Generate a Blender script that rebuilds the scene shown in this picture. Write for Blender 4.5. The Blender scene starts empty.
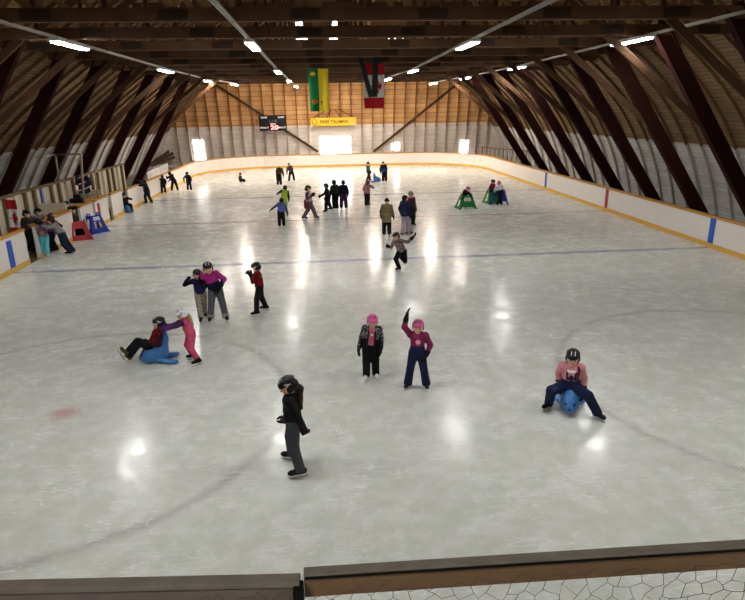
import bpy, math, random
import numpy as np
from mathutils import Vector, Matrix
random.seed(7); rng = np.random.default_rng(7)
C = bpy.context.scene.collection
scene = bpy.context.scene
PI = math.pi

# ------------------------------------------------------------------ camera (solved from the rink lines)
CAM = np.array([0.0, 0.0, 5.0]); FPX = 598.94; PITCH, YAW, ROLL = 0.308370928, 0.080300845, -0.016732101
def cam_basis():
    f = np.array([math.sin(YAW)*math.cos(PITCH), math.cos(YAW)*math.cos(PITCH), -math.sin(PITCH)])
    r = np.array([math.cos(YAW), -math.sin(YAW), 0.0]); u = np.cross(r, f)
    return r*math.cos(ROLL)+u*math.sin(ROLL), -r*math.sin(ROLL)+u*math.cos(ROLL), f
CR, CU, CF = cam_basis()
def ray(p):
    return CF + CR*(p[0]-372.5)/FPX - CU*(p[1]-300)/FPX
def at_z(p, z=0.0):
    d = ray(p); return CAM + d*(z-CAM[2])/d[2]
def at_y(p, y):
    d = ray(p); return CAM + d*y/d[1]
def at_x(p, x):
    d = ray(p); return CAM + d*x/d[0]
cd = bpy.data.cameras.new('camera'); cam = bpy.data.objects.new('camera', cd); C.objects.link(cam)
cd.sensor_fit = 'HORIZONTAL'; cd.sensor_width = 36; cd.lens = FPX/745*36; cd.clip_end = 300
cam.matrix_world = Matrix(((CR[0], CU[0], -CF[0], 0), (CR[1], CU[1], -CF[1], 0), (CR[2], CU[2], -CF[2], 5), (0, 0, 0, 1)))
scene.camera = cam
scene.view_settings.view_transform = 'Standard'; scene.view_settings.look = 'None'
scene.view_settings.gamma = 1; scene.view_settings.use_curve_mapping = False
scene.view_settings.exposure = 1.04

# ------------------------------------------------------------------ materials
def lin(h):
    v = [int(h[i:i+2], 16)/255 for i in (0, 2, 4)]
    return tuple(c/12.92 if c <= .04045 else ((c+.055)/1.055)**2.4 for c in v)
class NT:
    def __init__(s, name):
        s.m = bpy.data.materials.new(name); s.m.use_nodes = True
        s.t = s.m.node_tree; s.b = s.t.nodes['Principled BSDF']
    def n(s, typ, **kw):
        nd = s.t.nodes.new('ShaderNode'+typ)
        for k, v in kw.items():
            if k in nd.inputs: nd.inputs[k].default_value = v
            else: setattr(nd, k, v)
        return nd
    def l(s, a, b): s.t.links.new(a, b)
    def math(s, op, a, b=None, c=None):
        nd = s.n('Math', operation=op)
        for i, v in enumerate((a, b, c)):
            if v is None: continue
            if isinstance(v, (int, float)): nd.inputs[i].default_value = v
            else: s.l(v, nd.inputs[i])
        return nd.outputs[0]
    def mix(s, fac, a, b):
        nd = s.n('Mix', data_type='RGBA')
        for i, v in ((0, fac), (6, a), (7, b)):
            if isinstance(v, (int, float)): nd.inputs[i].default_value = v
            elif isinstance(v, tuple): nd.inputs[i].default_value = (*v, 1)[:4]
            else: s.l(v, nd.inputs[i])
        return nd.outputs[2]
    def ramp(s, v, lo, hi):
        nd = s.n('MapRange', interpolation_type='SMOOTHSTEP')
        s.l(v, nd.inputs[0]); nd.inputs[1].default_value = lo; nd.inputs[2].default_value = hi
        return nd.outputs[0]
_mats = {}
def plain(name, hexc, rough=.6, var=.25, scale=6, metal=0, spec=.2, bump=0.0):
    if name in _mats: return _mats[name]
    s = NT(name); col = lin(hexc)
    tc = s.n('TexCoord'); nz = s.n('TexNoise', Scale=scale, Detail=4.0); s.l(tc.outputs['Object'], nz.inputs['Vector'])
    a = tuple(c*(1-var) for c in col); b = tuple(min(1, c*(1+var)) for c in col)
    s.l(s.mix(nz.outputs['Fac'], a, b), s.b.inputs['Base Color'])
    s.b.inputs['Roughness'].default_value = rough; s.b.inputs['Metallic'].default_value = metal
    s.b.inputs['Specular IOR Level'].default_value = spec
    if bump:
        bp = s.n('Bump', Strength=bump, Distance=.02); s.l(nz.outputs['Fac'], bp.inputs['Height']); s.l(bp.outputs[0], s.b.inputs['Normal'])
    _mats[name] = s.m; return s.m
def blotch(name, cols, scale=14, rough=.8):
    """printed cloth: patches of several colours"""
    if name in _mats: return _mats[name]
    s = NT(name); tc = s.n('TexCoord'); v = s.n('TexVoronoi', Scale=scale); nz = s.n('TexNoise', Scale=scale*.7)
    s.l(tc.outputs['Object'], nz.inputs['Vector'])
    ad = s.n('VectorMath', operation='ADD'); s.l(tc.outputs['Object'], ad.inputs[0]); s.l(nz.outputs['Color'], ad.inputs[1])
    s.l(ad.outputs[0], v.inputs['Vector'])
    sep = s.n('SeparateColor'); s.l(v.outputs['Color'], sep.inputs[0])
    cr = s.n('ValToRGB'); cr.color_ramp.interpolation = 'CONSTANT'
    els = cr.color_ramp.elements
    while len(els) < len(cols): els.new(.5)
    for i, c in enumerate(cols): els[i].position = i/len(cols); els[i].color = (*lin(c), 1)
    s.l(sep.outputs[0], cr.inputs[0]); s.l(cr.outputs[0], s.b.inputs['Base Color']); s.b.inputs['Roughness'].default_value = rough
    s.b.inputs['Specular IOR Level'].default_value = .2
    _mats[name] = s.m; return s.m
def glow(name, col, strength):
    s = NT(name); s.b.inputs['Base Color'].default_value = (.8, .8, .8, 1)
    s.b.inputs['Emission Color'].default_value = (*col, 1); s.b.inputs['Emission Strength'].default_value = strength
    return s.m
def planks(name, base, dark, light, plank_h=.15, plank_l=3.5, rough=.8, gap=.012):
    """boards running along U, stacked along V (UVs in metres)"""
    s = NT(name); tc = s.n('TexCoord')
    br = s.n('TexBrick', offset=.37)
    s.l(tc.outputs['UV'], br.inputs['Vector'])
    br.inputs['Scale'].default_value = 1; br.inputs['Brick Width'].default_value = plank_l; br.inputs['Row Height'].default_value = plank_h
    br.inputs['Mortar Size'].default_value = gap; br.inputs['Mortar Smooth'].default_value = .3; br.inputs['Bias'].default_value = 0
    br.inputs['Color1'].default_value = (*lin(base), 1); br.inputs['Color2'].default_value = (*lin(light), 1); br.inputs['Mortar'].default_value = (*lin(dark), 1)
    mp = s.n('Mapping'); mp.inputs['Scale'].default_value = (.8, 14, 1); s.l(tc.outputs['UV'], mp.inputs[0])
    nz = s.n('TexNoise', Scale=1.0, Detail=5.0); s.l(mp.outputs[0], nz.inputs['Vector'])
    n2 = s.n('TexNoise', Scale=.5, Detail=3.0); s.l(tc.outputs['UV'], n2.inputs['Vector'])
    f = s.math('ADD', s.math('ADD', s.math('MULTIPLY', nz.outputs['Fac'], .7), s.math('MULTIPLY', n2.outputs['Fac'], .7)), .25)
    mul = s.n('Mix', data_type='RGBA', blend_type='MULTIPLY'); mul.inputs[0].default_value = 1
    s.l(br.outputs['Color'], mul.inputs[6])
    g = s.n('CombineColor')
    for i in range(3): s.l(f, g.inputs[i])
    s.l(g.outputs[0], mul.inputs[7])
    s.l(mul.outputs[2], s.b.inputs['Base Color']); s.b.inputs['Roughness'].default_value = rough; s.b.inputs['Specular IOR Level'].default_value = .2
    bp = s.n('Bump', Strength=.4, Distance=.01); s.l(nz.outputs['Fac'], bp.inputs['Height']); s.l(bp.outputs[0], s.b.inputs['Normal'])
    return s.m
M = {}
M['white_board'] = plain('white_board', 'DDD6CF', .35, .06, 2.5)
M['yellow'] = plain('yellow_kick', 'CFA24A', .45, .15, 3)
M['cap'] = plain('cap_rail_paint', 'B5843F', .5, .2, 3)
M['blue_stripe'] = plain('blue_stripe', '2F55B0', .5, .1)
M['red_stripe'] = plain('red_stripe', '9A2C30', .5, .1)
M['col'] = plain('oxblood_column', '2C1410', .85, .3, 2.5, 0, .06)
M['brace'] = plain('brown_timber', '4C3420', .8, .35, 3)
M['truss'] = plain('dark_timber', '5E4430', .85, .35, 2)
M['rib'] = plain('rib_timber', '705238', .85, .35, 3)
M['rib_white'] = plain('whitewashed_stud', 'B5ABA2', .8, .2, 3)
M['stud'] = plain('pine_stud', '8E6238', .8, .25, 3)
M['plate'] = plain('gusset_steel', '3C2C20', .6, .2)
M['galv'] = plain('galvanised', 'B8B4AE', .4, .12, 8, .6)
M['lamp_body'] = plain('lamp_housing', 'C9C9C6', .5, .08)
M['black'] = plain('black_plastic', '0E0E10', .5, .2)
M['ply'] = plain('pale_plywood', 'CFC5AC', .75, .2, 4)
M['ply_stud'] = plain('box_timber', '6E5A42', .8, .3, 4)
M['concrete'] = plain('concrete', '6F6A64', .9, .2, 1.5)
M['dark'] = plain('rail_shade_and_post', '17130F', .9, .2)  # near black: painted shade strips of the rail, and its dark post
M['snow'] = plain('snow', 'F2F5F8', .8, .03)
M['wall_up'] = planks('wall_planks', '7A6142', '2A1C10', '8A7050', .19, 4)
M['wall_low'] = planks('whitewashed_planks', 'C2C0BD', '8A857E', 'D2D0CC', .19, 4, gap=.006)
M['end_up'] = planks('end_wall_pine', 'CF9C66', '8A5530', 'E2B47E', .42, 3.1, gap=.02)
M['end_low'] = planks('end_wall_white', 'E4DAD0', 'B4A496', 'EEE4DC', .42, 3.1, gap=.008)
M['roof'] = planks('roof_planks', '84643F', '2E2012', '96744C', .2, 4)

# ------------------------------------------------------------------ mesh helpers
def link(name, me, mats, parent=None, loc=None):
    if not isinstance(mats, (list, tuple)): mats = [mats]
    if len(me.materials) == 0:
        for m in mats: me.materials.append(m)
    o = bpy.data.objects.new(name, me); C.objects.link(o)
    if parent is not None: o.parent = parent
    if loc is not None: o.location = loc
    return o
class MB:
    """collects boxes, bars and polygons; build() links them as ONE mesh object"""
    def __init__(s): s.v = []; s.f = []; s.mi = []; s.uv = {}
    def add(s, vs, fs, mi=0):
        o = len(s.v); s.v += [tuple(float(c) for c in v) for v in vs]
        for f in fs: s.f.append(tuple(o+i for i in f)); s.mi.append(mi)
    def box(s, a, b, mi=0):
        x0, y0, z0 = a; x1, y1, z1 = b
        s.add([(x0,y0,z0),(x1,y0,z0),(x1,y1,z0),(x0,y1,z0),(x0,y0,z1),(x1,y0,z1),(x1,y1,z1),(x0,y1,z1)],
              [(0,3,2,1),(4,5,6,7),(0,1,5,4),(1,2,6,5),(2,3,7,6),(3,0,4,7)], mi)
    def bar(s, a, b, w, h, side=(0,1,0), mi=0):
        """box from a to b; w along side, h across"""
        a = np.array(a, float); b = np.array(b, float); d = b-a; d /= np.linalg.norm(d)
        sd = np.array(side, float); sd = sd-d*(sd@d); sd /= np.linalg.norm(sd); up = np.cross(sd, d)
        vs = []
        for p in (a, b):
            for i, j in ((-1,-1),(1,-1),(1,1),(-1,1)): vs.append(p+sd*w/2*i+up*h/2*j)
        s.add(vs, [(0,1,2,3),(7,6,5,4),(0,4,5,1),(1,5,6,2),(2,6,7,3),(3,7,4,0)], mi)
    def tube(s, pts, r, n=8, mi=0):
        pts = [np.array(p, float) for p in pts]; rings = []
        for i, p in enumerate(pts):
            d = pts[min(i+1, len(pts)-1)]-pts[max(i-1, 0)]; d /= np.linalg.norm(d)
            h = np.array((0,0,1.)) if abs(d[2]) < .9 else np.array((1.,0,0)); a = np.cross(d, h); a /= np.linalg.norm(a); b = np.cross(d, a)
            rr = r[i] if isinstance(r, (list, tuple)) else r
            rings += [p+rr*(a*math.cos(2*PI*k/n)+b*math.sin(2*PI*k/n)) for k in range(n)]
        fs = [(i*n+k, i*n+(k+1)%n, (i+1)*n+(k+1)%n, (i+1)*n+k) for i in range(len(pts)-1) for k in range(n)]
        fs += [tuple(range(n))[::-1], tuple((len(pts)-1)*n+k for k in range(n))]
        s.add(rings, fs, mi)
    def prism(s, poly, axis_vec, mi=0):
        """closed polygon (3-D points) swept by axis_vec"""
        n = len(poly); ax = np.array(axis_vec, float); vs = [np.array(p, float) for p in poly]; vs += [p+ax for p in vs]
        s.add(vs, [tuple(range(n))[::-1], tuple(range(n, 2*n))]+[(i, (i+1)%n, n+(i+1)%n, n+i) for i in range(n)], mi)
    def mesh(s, name, smooth=False):
        me = bpy.data.meshes.new(name); me.from_pydata(s.v, [], s.f); me.update()
        for p, i in zip(me.polygons, s.mi): p.material_index = i
        if smooth: me.polygons.foreach_set('use_smooth', [True]*len(me.polygons))
        return me
    def build(s, name, mats, parent=None, smooth=False, kind=None, loc=None, bevel=0):
        o = link(name, s.mesh(name, smooth), mats, parent, loc)
        if bevel:
            b = o.modifiers.new('edge', 'BEVEL'); b.width = bevel; b.segments = 2; b.limit_method = 'ANGLE'
        if kind: o['kind'] = kind
        return o
def empty(name, loc=(0,0,0), rz=0.0):
    o = bpy.data.objects.new(name, None); o.empty_display_size = .2; C.objects.link(o); o.location = loc; o.rotation_euler = (0,0,rz); return o
def tag(o, label, cat, group=None):
    o['label'] = label; o['category'] = cat
    if group: o['group'] = group
    return o
def copy_tree(o, parent=None):
    c = o.copy(); C.objects.link(c)
    if parent is not None: c.parent = parent
    for ch in list(o.children): copy_tree(ch, c)
    return c
def uv_mesh(me, fn):
    uv = me.uv_layers.new(name='UVMap')
    for lp in me.loops: uv.data[lp.index].uv = fn(me.vertices[lp.vertex_index].co)

# ------------------------------------------------------------------ rink dimensions (metres)
XL, XR = -10.32, 13.97; XC = (XL+XR)/2; YEND = 56.6; YNEAR = 1.75; RC = 6.6
BLUE1, RED, BLUE2 = 20.28, 28.61, 36.94; CIRC = [(-4.67, 9.84), (8.47, 9.84)]; CR_ = 3.92

# ------------------------------------------------------------------ ice
def ice_material():
    s = NT('rink_ice'); tc = s.n('TexCoord'); P = tc.outputs['Object']
    sx = s.n('SeparateXYZ'); s.l(P, sx.inputs[0]); X, Y = sx.outputs[0], sx.outputs[1]
    n1 = s.n('TexNoise', Scale=.35, Detail=6.0); s.l(P, n1.inputs['Vector'])
    n2 = s.n('TexNoise', Scale=3.0, Detail=8.0, Roughness=.65); s.l(P, n2.inputs['Vector'])
    col = s.mix(n1.outputs['Fac'], lin('B9BEB6'), lin('D2D4CD'))
    col = s.mix(s.math('MULTIPLY', s.ramp(n2.outputs['Fac'], .35, .7), .45), col, lin('E6E8E4'))
    n3 = s.n('TexNoise', Scale=3.0, Detail=4.0, Roughness=.6); s.l(P, n3.inputs['Vector'])
    # skate scratches: thin contour lines of stretched noises
    scr = None
    for sc, rot, st, w in ((.35, .3, 6.0, .0035), (.5, 1.2, 7.0, .004), (.6, 2.1, 6.0, .004), (.9, .8, 8.0, .006), (.7, 2.7, 9.0, .005), (.9, 1.7, 9.0, .006), (1.6, .5, 10.0, .012), (2.2, 2.4, 12.0, .015)):
        mp = s.n('Mapping'); s.l(P, mp.inputs[0]); mp.inputs['Rotation'].default_value = (0, 0, rot); mp.inputs['Scale'].default_value = (sc, sc*st, 1)
        mp.inputs['Location'].default_value = (rot*7, sc*13, rot)
        nz = s.n('TexNoise', Scale=1.0, Detail=.6); s.l(mp.outputs[0], nz.inputs['Vector'])
        d = s.math('ABSOLUTE', s.math('SUBTRACT', nz.outputs['Fac'], .5))
        m = s.math('SUBTRACT', 1.0, s.ramp(d, w*.3, w))
        scr = m if scr is None else s.math('MAXIMUM', scr, m)
    brk = s.n('TexNoise', Scale=1.1, Detail=3.0); s.l(P, brk.inputs['Vector'])
    scr = s.math('MULTIPLY', scr, s.ramp(brk.outputs['Fac'], .38, .66))
    wob = s.n('TexNoise', Scale=2.0, Detail=3.0); s.l(P, wob.inputs['Vector'])
    wv = s.math('MULTIPLY', s.math('SUBTRACT', wob.outputs['Fac'], .5), .22)
    def band(d, half, soft): return s.math('SUBTRACT', 1.0, s.ramp(d, half-soft, half+soft))
    fade = s.ramp(n2.outputs['Fac'], .25, .6)
    def paint(col, mask, c, amt):
        f = s.math('MULTIPLY', s.math('MULTIPLY', mask, amt), s.math('ADD', s.math('MULTIPLY', fade, .6), .4))
        return s.mix(f, col, c)
    def yl(y0): return s.math('ABSOLUTE', s.math('ADD', s.math('SUBTRACT', Y, y0), wv))
    for y0 in (BLUE1, BLUE2): col = paint(col, band(yl(y0), .15, .09), lin('4A5580'), .72)
    col = paint(col, band(yl(RED), .15, .09), lin('8A4A4A'), .6)
    col = paint(col, band(yl(53.3), .05, .05), lin('8A4A4A'), .5)
    def dist(cx, cy):
        a = s.math('SUBTRACT', X, cx); b = s.math('SUBTRACT', Y, cy)
        return s.math('ADD', s.math('SQRT', s.math('ADD', s.math('MULTIPLY', a, a), s.math('MULTIPLY', b, b))), wv)
    for i, (cx, cy) in enumerate(CIRC+[(CIRC[0][0], 2*RED-CIRC[0][1]), (CIRC[1][0], 2*RED-CIRC[1][1])]):
        d = dist(cx, cy)
        brk2 = s.ramp(brk.outputs['Fac'], .3, .55)
        col = paint(col, s.math('MULTIPLY', band(s.math('ABSOLUTE', s.math('SUBTRACT', d, CR_)), .07, .10), brk2), lin('7A5A60'), .45 if i < 2 else .25)
        col = paint(col, band(d, .22, .16), lin('A84A4A'), .55 if i == 0 else .2)
    col = paint(col, s.math('MULTIPLY', band(dist(XC, 53.3), 2.6, .15), s.math('LESS_THAN', Y, 53.3)), lin('9FB6E6'), .75)
    col = s.mix(s.math('MULTIPLY', scr, .34), col, lin('F4F6F4'))
    s.l(col, s.b.inputs['Base Color'])
    r = s.math('ADD', s.math('MULTIPLY', s.ramp(n3.outputs['Fac'], .34, .66), .13), s.math('ADD', .12, s.math('MULTIPLY', scr, .2)))
    s.l(r, s.b.inputs['Roughness']); s.b.inputs['IOR'].default_value = 1.31; s.b.inputs['Specular IOR Level'].default_value = .55
    bn = s.n('TexNoise', Scale=9.0, Detail=6.0); s.l(P, bn.inputs['Vector'])
    hb = s.math('ADD', s.math('MULTIPLY', bn.outputs['Fac'], .4), s.math('MULTIPLY', scr, -.25))
    hb = s.math('ADD', hb, s.math('MULTIPLY', n2.outputs['Fac'], .6))
    bp = s.n('Bump', Strength=.16, Distance=.02); s.l(hb, bp.inputs['Height']); s.l(bp.outputs[0], s.b.inputs['Normal'])
    return s.m
def outline(inset=0.0, n=14):
    """plan of the boards, from the near end up the right side, round the far end, down the left side"""
    pts = [(XR-inset, YNEAR)]
    r = RC-inset
    for k in range(n+1):
        a = PI/2*k/n; pts.append((XR-RC+r*math.cos(a), YEND-RC+r*math.sin(a)))
    for k in range(n+1):
        a = PI/2+PI/2*k/n; pts.append((XL+RC+r*math.cos(a), YEND-RC+r*math.sin(a)))
    pts.append((XL+inset, YNEAR)); return pts
b = MB(); b.prism([(x, y, -.04) for x, y in outline(0)][::-1], (0, 0, .04))
ice = b.build('floor', ice_material(), kind='structure')
b = MB(); b.box((-24, -6, -.3), (26, 64, -.05)); b.build('floor_surround', M['concrete'], kind='structure')

# ------------------------------------------------------------------ building shell
PR = [(18.1,0),(17.65,1.5),(16.9,3.2),(15.7,5.0),(14.1,6.6),(12.0,8.2),(9.5,10.0),(6.6,11.9),(3.9,13.2),(1.4,13.8)]
PL = [(-15.8,0),(-15.1,1.5),(-14.1,3.3),(-12.5,5.0),(-10.8,6.4),(-8.9,7.8),(-6.2,9.7),(-3.4,11.6),(-.9,13.1),(1.4,13.8)]
Y0, Y1 = -6.0, 60.4
def prof(side, y):
    if side > 0: return PR
    k = .05*(y-58)
    return [(x+k*(1-z/13.8), z) for x, z in PL]
ZW = 3.25
def fine(pr, n=4):
    """smooth the profile (Catmull-Rom)"""
    P = [np.array(p, float) for p in pr]; out = []
    for i in range(len(P)-1):
        p0 = P[max(i-1,0)]; p1 = P[i]; p2 = P[i+1]; p3 = P[min(i+2,len(P)-1)]
        for k in range(n):
            t = k/n; out.append(.5*(2*p1+(p2-p0)*t+(2*p0-5*p1+4*p2-p3)*t*t+(3*p1-p0-3*p2+p3)*t**3))
    out.append(P[-1])
    for i in range(len(out)-1):
        if out[i][1] < ZW < out[i+1][1]:
            t = (ZW-out[i][1])/(out[i+1][1]-out[i][1]); out.insert(i+1, out[i]+(out[i+1]-out[i])*t); break
    return out
ZW = 3.25
def end_y(z): return 60.4-.27*z
for side, nm in ((1, 'right'), (-1, 'left')):
    a = fine(prof(side, Y0)); c = fine(prof(side, Y1))
    L = [0.0]
    for i in range(len(a)-1): L.append(L[-1]+float(np.linalg.norm(a[i+1]-a[i])))
    def shell(i0, i1, name, mats):
        vs, fs, mi = [], [], []
        for i in range(i0, i1+1): vs += [(a[i][0], Y0, a[i][1]), (c[i][0], Y1, c[i][1])]
        no = len(vs)
        for i in range(i0, i1+1): vs += [(a[i][0]+side*.12, Y0, a[i][1]+.06), (c[i][0]+side*.12, Y1, c[i][1]+.06)]
        n = i1-i0
        for i in range(n):
            fs.append((2*i, 2*i+1, 2*i+3, 2*i+2)); mi.append(0 if a[i0+i][1] < ZW-.02 else 1)
            fs.append((no+2*i, no+2*i+2, no+2*i+3, no+2*i+1)); mi.append(1)
        for i in (0, n): fs.append((2*i, no+2*i, no+2*i+1, 2*i+1)); mi.append(1)
        me = bpy.data.meshes.new(name); me.from_pydata(vs, [], fs); me.update()
        for p, k in zip(me.polygons, mi): p.material_index = k if len(mats) > 1 else 0
        uv = me.uv_layers.new(name='UVMap')
        for lp in me.loops:
            vi = lp.vertex_index % no; uv.data[lp.index].uv = (vs[lp.vertex_index][1], L[i0+vi//2])
        o = link(name, me, mats); o['kind'] = 'structure'; return o
    k = 20
    w = shell(0, k, 'wall_'+nm, [M['wall_low'], M['wall_up']])
    r = shell(k, len(a)-1, 'ceiling' if side > 0 else 'ceiling_slope', [M['roof']])
    # ribs: curved timbers from the floor to the ridge
    nr = 0
    y = 5.34
    while y < 59 and nr < 99:
        pts = fine(prof(side, y), 3)
        b = MB(); sect = []
        for i, p in enumerate(pts):
            d = pts[min(i+1, len(pts)-1)]-pts[max(i-1, 0)]; d = d/np.linalg.norm(d); nrm = np.array((-d[1], d[0]))*(1 if side > 0 else -1)
            q = p+nrm*.12; p2 = p+nrm*.005
            sect.append([(p2[0], y-.03, p2[1]), (p2[0], y+.03, p2[1]), (q[0], y+.03, q[1]), (q[0], y-.03, q[1])])
        vs = [v for s_ in sect for v in s_]
        zz = [s_[0][2] for s_ in sect]
        for i in range(len(sect)-1):
            for j in range(4):
                pass
        b.v = vs
        for i in range(len(sect)-1):
            for j in range(4):
                f = (4*i+j, 4*i+(j+1)%4, 4*i+4+(j+1)%4, 4*i+4+j)
                b.f.append(f); b.mi.append(0 if zz[i] < ZW-.02 else 1)
        o = b.build('rib', [M['rib_white'], M['rib']], w); o['kind'] = 'structure'
        y += 3.44/3; nr += 1
    b = MB()
    p0 = [p for p in fine(prof(side, 2)) if p[1] >= ZW-.001][0]; p1 = [p for p in fine(prof(side, 59)) if p[1] >= ZW-.001][0]
    b.bar((p0[0]-side*.02, 2, p0[1]), (p1[0]-side*.02, 59, p1[1]), .03, .06, (1, 0, 0))
    b.build('trim_1' if side > 0 else 'trim_2', M['rib_white'], kind='structure')

def full_profile(y):
    return fine(prof(1, y)), fine(prof(-1, y))
def slab_wall(name, y_of_z, thick, mats, split=None):
    rp, lp = full_profile(58 if y_of_z(0) > 30 else 0)
    b = MB(); us = []
    n = len(rp)
    vs = []
    for k in range(n):
        z = rp[k][1]
        # left profile x at the same height
        lx = np.interp(z, [p[1] for p in lp], [p[0] for p in lp])
        vs += [(lx, y_of_z(z), z), (rp[k][0], y_of_z(z), z)]
    m = len(vs)
    vs += [(x, y+thick, z) for x, y, z in vs]
    for k in range(n-1):
        mi = 0 if rp[k][1] < (split or -1) else (1 if split else 0)
        b.f.append((2*k, 2*k+2, 2*k+3, 2*k+1)); b.mi.append(mi)
        b.f.append((m+2*k, m+2*k+1, m+2*k+3, m+2*k+2)); b.mi.append(mi)
    b.v = vs
    me = b.mesh(name); uv_mesh(me, lambda c: (c.x, c.z))
    o = link(name, me, mats); o['kind'] = 'structure'; return o
wb = slab_wall('wall_back', end_y, .15, [M['end_low'], M['end_up']], 3.4)
wf = slab_wall('wall_front', lambda z: -5.0, -.15, [M['wall_up']])
b = MB()
b.prism([(-11.9, 43.0, 0), (-12.7, 52.2, 0), (-12.7, 52.2, 1.0), (-12.1, 45.0, 1.1), (-11.9, 43.0, 1.1)], (-.06, 0, 0))
me = b.mesh('wall_left_low'); uv_mesh(me, lambda c: (c.y, c.z)); o = link('wall_left_low', me, [M['wall_low']]); o['kind'] = 'structure'
# studs of the end wall
rp, lp = full_profile(58)
for i in range(30):
    x = -13.3+i*1.02
    P_ = rp if x > 1.4 else lp
    zt = float(np.interp(abs(x-1.4), [abs(p[0]-1.4) for p in P_][::-1], [p[1] for p in P_][::-1]))
    zt = min(zt, 10.2)-.1
    if -.15 < x < 3.1: z0 = 3.6
    else: z0 = 0
    b = MB()
    if z0 < 3.3:
        b.bar((x, end_y(0)-.13, 0), (x, end_y(3.35)-.13, 3.35), .08, .26, (1,0,0), 0); z0 = 3.35
    if zt > z0: b.bar((x, end_y(z0)-.13, z0), (x, end_y(zt)-.13, zt), .08, .26, (1,0,0), 1)
    o = b.build('stud', [M['rib_white'], M['stud']], wb); o['kind'] = 'structure'
for p, q in (((216, 85), (318, 152)), ((462, 80), (374, 152))):
    a = at_y(p, 58.1); c = at_y(q, 59.4)
    b = MB(); b.bar((a[0], end_y(a[2])-.29, a[2]), (c[0], end_y(c[2])-.29, c[2]), .22, .05, (0, 0, 1)); o = b.build('diagonal_brace', M['brace'], wb); o['kind'] = 'structure'

# day-lit openings of the end wall
PANE = glow('daylit_pane', (1.0, .985, .96), 7.0)
M['frame_white'] = plain('white_frame', 'DDD6CC', .6, .08)
def opening(name, x0, x1, z0, z1, fr=.08, mull=0):
    yb = lambda z: end_y(z)-.04
    r = MB(); t = .1
    for (xa, za, xb, zb) in ((x0,z0,x1,z0),(x0,z1,x1,z1)):
        r.bar((xa-fr, yb(za)-t/2, za), (xb+fr, yb(zb)-t/2, zb), t, fr, (0,1,0))
    for xa in [x0, x1]+[x0+(x1-x0)*(i+1)/(mull+1) for i in range(mull)]:
        r.bar((xa, yb(z0)-t/2, z0), (xa, yb(z1)-t/2, z1), fr if xa in (x0, x1) else .05, t, (1,0,0))
    o = r.build(name, M['frame_white'], kind='structure')
    g = MB(); g.prism([(x0, yb(z0), z0), (x1, yb(z0), z0), (x1, yb(z1), z1), (x0, yb(z1), z1)], (0, .03, 0))
    g.build('pane', PANE, o); return o
d1 = opening('door_1', -.05, 3.0, 0, 2.62, .12)
b = MB()
for zz in (2.7, 3.1): b.prism([(-.2, end_y(zz)-.06, zz), (3.15, end_y(zz)-.06, zz), (3.15, end_y(zz+.38)-.06, zz+.38), (-.2, end_y(zz+.38)-.06, zz+.38)], (0, -.06, 0))
b.build('door_panel', M['frame_white'], d1)
opening('window_1', -12.0, -11.0, .55, 2.5, .07, 1)
opening('window_2', 13.75, 14.55, .4, 1.95, .07)
opening('window_3', 7.0, 7.75, 1.1, 1.85, .07)
opening('window_4', -1.7, 2.7, 10.5, 12.4, .06, 6)
opening('window_5', 5.2, 8.0, 10.4, 11.0, .06, 3)

# ------------------------------------------------------------------ columns, braces, roof trusses
YK = [19.1+3.44*k for k in range(-2, 8)]
def colx(side, y, z):
    return 14.8-.705*(z-1.07) if side > 0 else -13.0+.61*(z-1.95)+.07*(y-26)
ZC = 7.02
for y in YK:
    for side, nm in ((1, 'column_right'), (-1, 'column_left')):
        a = np.array((colx(side, y, -.03), y, -.03)); c = np.array((colx(side, y, 7.3), y, 7.3))
        d = (c-a)/np.linalg.norm(c-a); nrm = np.array((d[2], 0, -d[0]))
        b = MB(); b.bar(a, c, .13, .36, (0,1,0))
        o = b.build(nm, M['col'], kind='structure')
        for sg in (-1, 1):
            b = MB(); b.bar(a+nrm*sg*.205, c+nrm*sg*.205, .24, .05, (0,1,0)); b.build('flange', M['col'], o)
        zb = 4.0; xb = colx(side, y, zb)
        b = MB(); e = np.array((xb-side*3.95, y, ZC+.04)); s0 = np.array((xb+side*.02, y, zb-.02))
        b.bar(s0, e, .07, .22, (0,1,0)); o = b.build('brace', M['brace'], kind='structure', bevel=.01)
plate = None; M['web'] = plain('web_timber', '8A6848', .85, .3, 3)
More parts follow.
